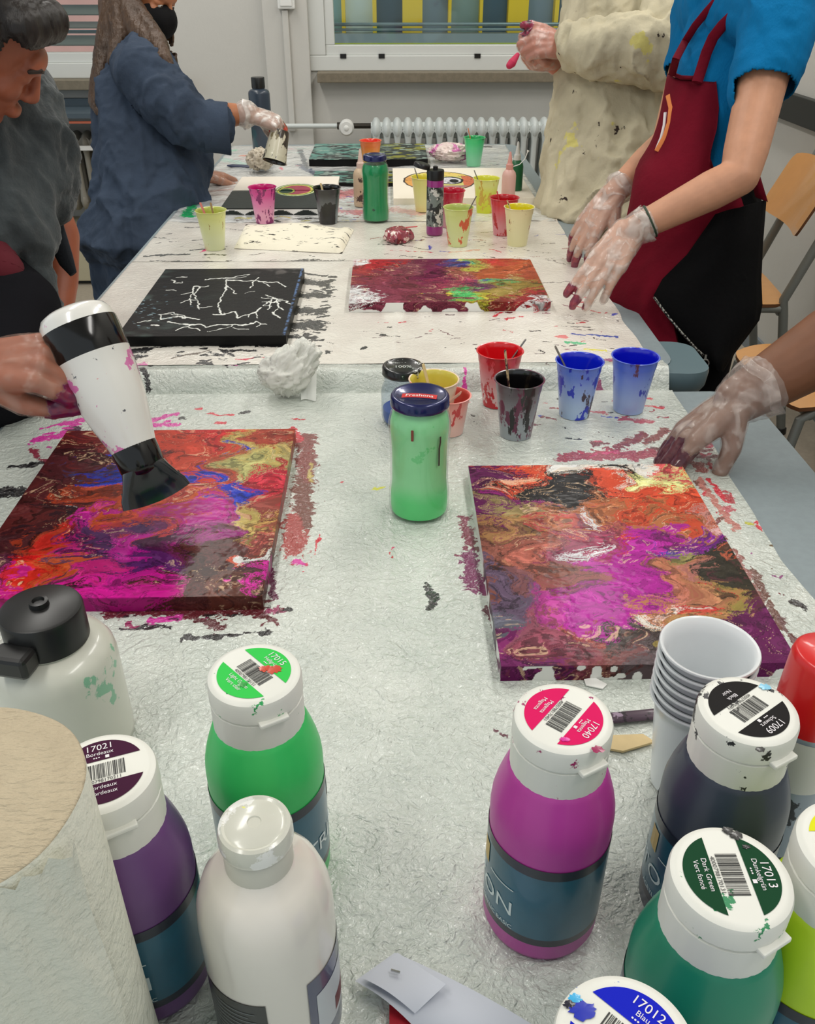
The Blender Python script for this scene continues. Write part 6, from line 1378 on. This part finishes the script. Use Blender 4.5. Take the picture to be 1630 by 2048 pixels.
CREAM = mat('cream_cotton', (200, 191, 164), .9, spec=.2, bump=(180, .0008), bump2=(11, .010, (1, 1, .5)), var=.14, vscale=6,
            stains=[((60, 50, 46), 20, .66, (1, 1, .7)), ((206, 196, 120), 5, .62), ((200, 130, 130), 9, .70)])
b = MB(); zb = .36
Rg = [(np.array([g[0]-.005, g[1], zb]), .235, .20), (np.array([g[0]-.005, g[1], .70]), .222, .19), (Cc(1228, 420), .205, .18), (Cc(1230, 300), .190, .17), (Cc(1236, 200), .178, .165), (Cc(1242, 100), .170, .165), (Cc(1250, 20), .168, .17), (Cc(1258, -50, 2.40), .15, .16), (Cc(1262, -110, 2.38), .08, .08)]
b.rings(Rg, 64, fold=lambda a, t: (.050*np.sin(a*7+1.2*t*4)+.030*np.sin(a*13+2))*(1-smooth(.5, .9, t)))
b.chain([(Cc(1300, -60, 2.32), .10), (shc, .088), (Cc(1350, 30, 2.22), .080), (elc, .082), (Cc(1270, 100, 2.22), .078), (Cc(1200, 98, 2.25), .068), (Cc(1150, 92, 2.285), .056)], 24)
b.chain([(Cc(1220, -60, 2.52), .10), (shd, .085), (eld, .08), (Cc(1150, 118, 2.5), .06)], 20)
cl = remesh(b, .0055, 3); wrinkle(cl, .010, (8, 8, 3), 21); wrinkle(cl, .003, (22, 22, 11), 25)
cut_where(cl, lambda p: p[2] < zb+.004)
o = link('smock', cl, CREAM, eC, True, True, 180); q = o.modifiers.new('s', 'SOLIDIFY'); q.thickness = .003
GM2 = glove_mat('glove_film_rose', ((150, 40, 70), (60, 24, 40)), tint=(226, 200, 190), alpha=.32)
glove(eC, h1, wrc, elc-wrc, [t1[4], t1[0]], GM2, .031, .03, 11, .03, .0028); glove(eC, h2, wrd, eld-wrd, t2[:3], GM2, .031, .02, 12, .04, .0028)
b = MB(); b.chain([(Cc(1035, 110, 2.28), .006), (Cc(1024, 126, 2.28), .011), (Cc(1019, 131, 2.28), .009)], 12); o = b.obj('red_tissue', mat('red_wad', (190, 40, 80), .7), label='small crimson wad held in the clasped gloved hands', cat='tissue')
b = MB(); b.rings([((g[0], g[1], .30), .14, .15), ((g[0], g[1], .60), .15, .16)], 20)
for sy in (-.09, .09): b.chain([((g[0], g[1]+sy, .55), .09), ((g[0]+.03, g[1]+sy, .09), .06)], 16)
cloth_obj('trousers', b, mat('dark_grey_trousers', (60, 60, 66), .9), eC, .008, .003)

# ---- masked girl in the blue smock
dB = 2.55
def Bb(px, py, d=dB): return ad(px, py, d)
g = Bb(300, 350); eB = empty('person', (g[0], g[1], 0), label='masked person with long brown hair in a blue smock pouring from a cup', cat='person')
b = MB(); b.chain([(Bb(300, 380), .10), (Bb(290, 250), .085), (Bb(275, 140), .075)], 20); b.chain([(Bb(275, 140), .065), (Bb(278, 75), .045), (Bb(283, 40), .045)], 16)
LB, RB = head_into(b, Bb(290, -8, 2.53), (.86, -.38, -.34), (.28, -.02, 1), .95)
sB, eBw, wB = Bb(290, 150, 2.42), Bb(375, 235, 2.40), Bb(500, 228, 2.44)
b.chain([(Bb(278, 130), .07), (sB, .055), (eBw, .042)], 16); b.chain([(eBw, .042), (eBw*.5+wB*.5, .036), (wB, .024)], 16)
kB = Bb(553, 244, 2.46)
hB, tB, _ = hand(wB, kB-wB, (.15, -.35, 1), side=-1, s=.92, curls=[(42, 34, 14), (50, 30, 12), (54, 30, 12), (58, 34, 12)], spread=4, thumb=(.75, .15, -.75), tcurl=0)
for c in hB: b.chain(c, 12)
w2 = at(408, 352, ZF+.03); b.chain([(Bb(300, 150, 2.68), .055), (Bb(350, 290, 2.75), .04), (w2, .025)], 16)
hB2, tB2, _ = hand(w2, at(458, 350, ZF+.014)-w2, (0, -.1, 1), side=1, s=.92, curls=[(14, 40, 20), (18, 44, 20), (20, 44, 20), (20, 44, 20)], spread=4)
for c in hB2: b.chain(c, 12)
for sy in (-.08, .08): b.chain([((g[0], g[1]+sy, .72), .08), ((g[0]-.01, g[1]+sy, .42), .055), ((g[0]-.02, g[1]+sy, .09), .038), ((g[0]+.08, g[1]+sy, .035), .032)], 16)
link('body', remesh(b, .0035, 3), SKIN2, eB, True, True, 180); eyes(eB, LB, RB, .95)
# mask
b = MB(); b.ball(LB(0, .045, -.045), (.062, .068, .058), 32, R=RB); b.ball(LB(0, .085, -.035), (.026, .034, .036), 20, R=RB)
mk = remesh(b, .0035, 4); cut_where(mk, lambda p: ((p-LB(0, 0, 0)) @ RB)[1] < .012)
o = link('face_mask', mk, mat('black_mask', (18, 18, 20), .85, spec=.2, bump=(200, .0006)), eB, True, True, 180); q = o.modifiers.new('s', 'SOLIDIFY'); q.thickness = .002
b = MB(); 
for sx in (-1, 1): b.tube([LB(.055*sx, .03, -.02), LB(.078*sx, -.01, .012)], .002, 8)
b.obj('ear_loop', BLACKP, o, True)
HB = mat('long_brown_hair', (80, 56, 36), .45, var=.5, vscale=6, bump=(70, .006, (1, 1, .05)), bump2=(240, .002, (1, 1, .04)) )
b = MB(); b.ball(LB(0, -.025, .030), (.088, .102, .094), 28, R=RB)
b.chain([(LB(.02, -.08, .0), .060), (Bb(235, 40, 2.50), .050), (Bb(212, 110, 2.50), .034), (Bb(200, 170, 2.49), .028), (Bb(193, 205, 2.49), .022), (Bb(200, 228, 2.48), .010)], 18)
b.chain([(LB(.045, -.05, .0), .050), (Bb(243, 70, 2.46), .030), (Bb(225, 120, 2.44), .016)], 18)
b.chain([(LB(.075, .0, -.01), .024), (Bb(315, 85, 2.40), .026), (Bb(330, 120, 2.37), .022), (Bb(343, 150, 2.37), .012)], 16)
b.chain([(LB(.07, -.03, -.02), .036), (Bb(285, 70, 2.43), .034), (Bb(310, 95, 2.40), .026), (Bb(335, 130, 2.38), .016)], 16)
b.chain([(LB(-.07, .0, -.01), .03), (Bb(335, 100, 2.62), .03), (Bb(342, 150, 2.62), .02)], 16)
hb = remesh(b, .0045, 3); wrinkle(hb, .0022, (60, 60, 4), 33)
def fc(p):
    q = (p-LB(0, 0, 0)) @ RB; return q[1] > .035 and -.12 < q[2] < .06 and abs(q[0]) < .075
cut_where(hb, fc); o = link('hair', hb, HB, eB, True, True, 180); q = o.modifiers.new('s', 'SOLIDIFY'); q.thickness = .006; q.offset = -1
DEN = mat('denim_blue_smock', (62, 74, 92), .9, spec=.2, bump=(200, .0008), bump2=(12, .008, (1, 1, .5)), var=.3, vscale=5, stains=[((196, 196, 190), 16, .775)])
b = MB()
Rg = [(np.array([g[0]-.03, g[1], .34]), .185, .17), (np.array([g[0]-.02, g[1], .60]), .178, .165), (Bb(275, 470), .165, .16), (Bb(300, 400), .165, .16), (Bb(303, 330), .168, .155), (Bb(292, 260), .150, .145), (Bb(278, 200), .128, .130), (Bb(272, 150), .118, .13), (Bb(274, 110), .100, .12), (Bb(280, 75), .062, .07)]
b.rings(Rg, 56, fold=lambda a, t: (.045*np.sin(a*6+t*3)+.03*np.sin(a*11+1))*(1-smooth(.4, .9, t)))
b.chain([(Bb(278, 125, 2.5), .085), (sB, .080), (Bb(330, 195, 2.40), .072), (eBw, .076), (Bb(418, 256, 2.40), .066)], 22)
b.chain([(Bb(285, 130, 2.62), .08), (Bb(300, 150, 2.68), .07), (Bb(350, 290, 2.74), .06)], 20)
cl = remesh(b, .0055, 3); wrinkle(cl, .010, (8, 8, 4), 41); wrinkle(cl, .003, (22, 22, 14), 45); cut_where(cl, lambda p: p[2] < .345)
o = link('smock', cl, DEN, eB, True, True, 180); q = o.modifiers.new('s', 'SOLIDIFY'); q.thickness = .003
# wide turned-back cuff
c0, c1 = Bb(408, 256, 2.40), Bb(459, 256, 2.41); a = nrm(c1-c0); x = nrm(np.cross(a, (0, 0, 1))); y = np.cross(a, x); b = MB(); V = []
cuffr = [(0.0, .058), (.01, .065), (.5, .066), (.97, .068), (1.0, .066), (.97, .063), (.5, .060), (.1, .055)]
for t, r in cuffr:
    for i in range(40):
        th = 2*math.pi*i/40; V.append(c0*(1-t)+c1*t+r*(1+.05*math.sin(3*th+t*3))*(math.cos(th)*x*.85+math.sin(th)*y))
b.add(V, [(k*40+i, k*40+(i+1) % 40, (k+1)*40+(i+1) % 40, (k+1)*40+i) for k in range(len(cuffr)-1) for i in range(40)]); b.obj('cuff', DEN, o, True, angle=60)
GM3 = glove_mat('glove_film_pouring', ((214, 70, 50), (110, 90, 70)), tint=(232, 226, 220), alpha=.62)
glove(eB, hB, wB, eBw-wB, [tB[0], (tB[0]+kB)/2, tB[2]], GM3, .033, .012, 17, .035, .0028)
glove(eB, hB2, w2, np.array([-1, .1, .3]), [tB2[0], tB2[1]], glove_mat('glove_film_resting', ((60, 40, 50), (190, 90, 60)), tint=(206, 180, 168), alpha=.35), .031, .012, 18, .03, .0028)
# the cup being poured, upside down in her hand
p = Bb(567, 292, 2.47); ec = make_cup('plastic_cup', p, 'upended grey-smeared cup held in the pouring hand', (214, 208, 186), (200, 196, 172), (70, 66, 60), G2, h=.085, rt=.034, rb_=.026, seed=31, smear=((60, 52, 44), 24, .52), smear2=((130, 120, 90), 30, .58))
ec.rotation_euler = (math.radians(158), math.radians(14), 0); ec.location = Bb(560, 262, 2.47)

# ---- person in grey robe at left, holding the hair dryer
dA = 1.35
def A_(px, py, d=dA): return ad(px, py, d)
g = A_(-170, 560, 1.45); eA = empty('person', (g[0], g[1], 0), label='person in a grey robe bending at the left edge, holding the hair dryer', cat='person')
b = MB(); b.chain([(A_(-200, 560, 1.55), .14), (A_(-130, 420, 1.50), .135), (A_(-60, 300, 1.46), .14)], 22)
b.chain([(A_(-60, 250, 1.42), .07), (A_(-75, 150, 1.34), .055)], 18)
LA, RA = head_into(b, A_(-52, 78, 1.24), (.73, .28, -.62), (.66, .0, .75), .98)
for sx in (-1, 1): b.ball(LA(.030*sx, .0720, .003), (.014, .0125, .0095), 20, R=RA)
wA = ad(-48, 735, 1.010); elA = ad(-260, 640, 1.22); shA = A_(-190, 330, 1.30)
b.chain([(A_(-100, 300, 1.42), .08), (shA, .06), (elA, .042), (elA*.5+wA*.5, .038), (wA, .029)], 18)
gk = ad(70, 722, .992)
hA, tA, _ = hand(wA, gk-wA, (.1, -.55, .83), side=1, s=1.02, curls=[(58, 74, 40), (62, 78, 42), (66, 80, 42), (70, 80, 42)], spread=3, thumb=(.75, .35, -.55), tcurl=30)
for c in hA: b.chain(c, 12)
# other arm hanging down beyond the robe
b.chain([(A_(20, 260, 1.60), .055), (A_(85, 400, 1.66), .042), (A_(120, 470, 1.68), .036), (A_(122, 560, 1.68), .032), (A_(112, 640, 1.66), .028)], 18)
hA2, tA2, _ = hand(A_(112, 640, 1.66), A_(100, 720, 1.66)-A_(112, 640, 1.66), (-.5, -.8, 0), side=-1, curls=[(20, 25, 15)]*4)
for c in hA2: b.chain(c, 12)
for sy in (-.1, .1): b.chain([((g[0]-.02, g[1]+sy, .78), .095), ((g[0]-.02, g[1]+sy, .48), .065), ((g[0]-.05, g[1]+sy, .10), .045), ((g[0]+.06, g[1]+sy, .04), .036)], 16)
link('body', remesh(b, .0032, 3), mat('skin_ruddy', (160, 88, 60), .5, var=.15, vscale=25, sss=.05), eA, True, True, 180)
b = MB(); b.ball(LA(0, -.028, .040), (.090, .104, .096), 28, R=RA); b.chain([(LA(-.06, .04, .07), .03), (LA(.0, .07, .085), .028), (LA(.06, .04, .07), .03)], 14)
hb = remesh(b, .004, 2); wrinkle(hb, .0018, (60, 60, 8), 53)
def fa(p):
    q = (p-LA(0, 0, 0)) @ RA; return q[1] > .035 and q[2] < .052
cut_where(hb, fa); o = link('hair', hb, mat('dark_hair', (26, 17, 12), .5, var=.4, vscale=30, bump=(160, .002, (1, 1, .1))), eA, True, True, 180); q = o.modifiers.new('s', 'SOLIDIFY'); q.thickness = .008; q.offset = -1
b = MB()
for sx in (-1, 1): b.chain([(LA(.016*sx, .092, .022), .0035), (LA(.032*sx, .088, .026), .004), (LA(.048*sx, .076, .020), .003)], 8)
b.obj('eyebrows', mat('brow_hair', (44, 30, 22), .7), eA, True)
ROBE = mat('grey_robe', (72, 78, 80), .95, spec=.15, sheen=.2, bump=(240, .0012), bump2=(13, .008), var=.45, vscale=14)
b = MB()
b.chain([(A_(-210, 640, 1.56), .17), (A_(-150, 480, 1.52), .165), (A_(-75, 320, 1.47), .165), (A_(-40, 240, 1.44), .12)], 26)
b.chain([(A_(-20, 240, 1.46), .12), (A_(48, 215, 1.46), .075), (A_(62, 290, 1.46), .070), (A_(70, 350, 1.47), .064), (A_(80, 395, 1.48), .052)], 24)
b.chain([(A_(10, 380, 1.44), .085), (A_(20, 470, 1.44), .080), (A_(50, 550, 1.46), .050), (A_(85, 615, 1.48), .026), (A_(100, 648, 1.48), .010)], 22)
b.chain([(A_(-100, 300, 1.40), .10), (shA, .085), (elA*.8+shA*.2, .07), (elA*.8+wA*.2, .065)], 22)
cl = remesh(b, .0055, 3); wrinkle(cl, .009, (9, 9, 5), 61); wrinkle(cl, .0035, (24, 24, 15), 65)
link('robe', cl, ROBE, eA, True, True, 180)
b = MB(); b.tube([A_(96, 420, 1.56), A_(112, 470, 1.55), A_(132, 520, 1.54), A_(147, 548, 1.54)], [.024, .022, .017, .008], 14, flat=.4, ref=(-.3, -1, .2)); b.obj('belt_end', mat('dark_belt', (34, 38, 44), .9, bump=(200, .0006)), eA, True)
b = MB(); b.rings([((g[0], g[1], .50), .17, .18), ((g[0], g[1], .80), .18, .19), (A_(-150, 620, 1.5), .17, .18)], 30)
for sy in (-.1, .1): b.chain([((g[0], g[1]+sy, .5), .10), ((g[0]-.02, g[1]+sy, .09), .07)], 18)
b.chain([(A_(-60, 560, 1.42), .10), (A_(10, 620, 1.42), .085), (A_(-20, 760, 1.36), .085)], 20)
cloth_obj('trousers', b, mat('near_black_trousers', (24, 24, 28), .95, spec=.1), eA, .007, .004)
b = MB(); b.chain([(A_(-40, 500, 1.39), .05), (A_(2, 540, 1.375), .035), (A_(0, 575, 1.37), .02)], 18); b.obj('red_shirt_hem', mat('dark_red_shirt', (90, 14, 30), .9), eA, True)
GM4 = glove_mat('glove_film_painted', ((120, 24, 60), (96, 30, 70)), tint=(206, 176, 160), alpha=.22)
mids = [c[2][0] for c in hA if len(c) == 4]
glove(eA, hA, wA, elA-wA, mids[1:]+[tA[4]], GM4, .033, .04, 23, .040, .0024)

# ---- person at the right whose brown arm reaches in
wE, eEl = ad(1478, 800, 1.215), ad(1790, 610, 1.19)
g = np.array([.98, eEl[1]+.05, 0]); eE = empty('person', g, label='person reaching in from the right edge, brown forearm and gloved hand on the table', cat='person')
shE = np.array([.98, .98, 1.22]); b = MB()
b.chain([((1.05, 1.0, .85), .13), ((1.06, 1.0, 1.05), .125), ((1.05, 1.0, 1.20), .12)], 20); b.chain([((1.05, 1.0, 1.22), .06), ((1.02, 1.0, 1.36), .05)], 16)
LE, RE = head_into(b, (1.0, 1.0, 1.46), (-.9, 0, -.4), (-.3, 0, 1), .98)
b.chain([((1.05, 1.0, 1.2), .07), (shE, .056), (eEl, .047)], 20); b.chain([(eEl, .050), (eEl*.6+wE*.4, .051), (eEl*.25+wE*.75, .041), (wE, .033)], 20)
b.chain([((1.05, 1.0, 1.2), .07), ((1.02, .82, 1.18), .052), ((.98, .74, .92), .042), ((.84, .70, .80), .028)], 18)
kE = ad(1392, 858, 1.222); hE, tE, _ = hand(wE, kE-wE, (-.35, .15, 1), side=-1, s=1.06, curls=[(20, 8, 4), (22, 8, 4), (22, 10, 4), (20, 14, 8)], spread=2, thumb=(.65, .25, -.75), tcurl=25)
for c in hE: b.chain(c, 12)
hE2, _, _ = hand((.84, .70, .80), (-1, 0, -.15), (0, 0, 1), side=1, curls=[(15, 20, 10)]*4)
for c in hE2: b.chain(c, 12)
for sy in (-.1, .1): b.chain([((1.08, 1.0+sy, .78), .09), ((1.08, 1.0+sy, .45), .062), ((1.10, 1.0+sy, .09), .042), ((1.0, 1.0+sy, .04), .035)], 16)
link('body', remesh(b, .0032, 3), SKIN3, eE, True, True, 180); eyes(eE, LE, RE, .98)
b = MB(); b.ball(LE(0, -.02, .035), (.086, .104, .092), 28, R=RE); hb = remesh(b, .005, 1); cut_where(hb, face_cut(LE(0, 0, 0), RE)); o = link('hair', hb, hm, eE, True, True, 180); q = o.modifiers.new('s', 'SOLIDIFY'); q.thickness = .006; q.offset = -1
b = MB(); b.rings([((1.07, 1.0, .72), .15, .16), ((1.07, 1.0, .95), .145, .16), ((1.06, 1.0, 1.15), .145, .17), ((1.05, 1.0, 1.27), .11, .14), ((1.04, 1.0, 1.32), .06, .07)], 36)
b.chain([((1.05, 1.0, 1.2), .09), (shE, .075), (shE*.6+eEl*.4, .066)], 20); b.chain([((1.05, 1.0, 1.2), .09), ((1.02, .82, 1.18), .07), ((1.0, .79, 1.08), .062)], 20)
cloth_obj('t_shirt', b, mat('grey_t_shirt', (110, 112, 118), .9), eE, .007, .004)
b = MB(); b.rings([((1.08, 1.0, .52), .14, .15), ((1.08, 1.0, .80), .148, .158)], 30)
for sy in (-.1, .1): b.chain([((1.08, 1.0+sy, .55), .095), ((1.10, 1.0+sy, .09), .06)], 16)
cloth_obj('trousers', b, mat('navy_trousers', (34, 38, 54), .95), eE, .008, .003)
GM5 = glove_mat('glove_film_maroon', ((74, 26, 40), (96, 50, 56)), tint=(214, 200, 192), alpha=.34)
glove(eE, hE, wE, eEl-wE, tE[:4]+[(t_+kE)/2 for t_ in tE[:3]], GM5, .040, .030, 29, .040, .0024)
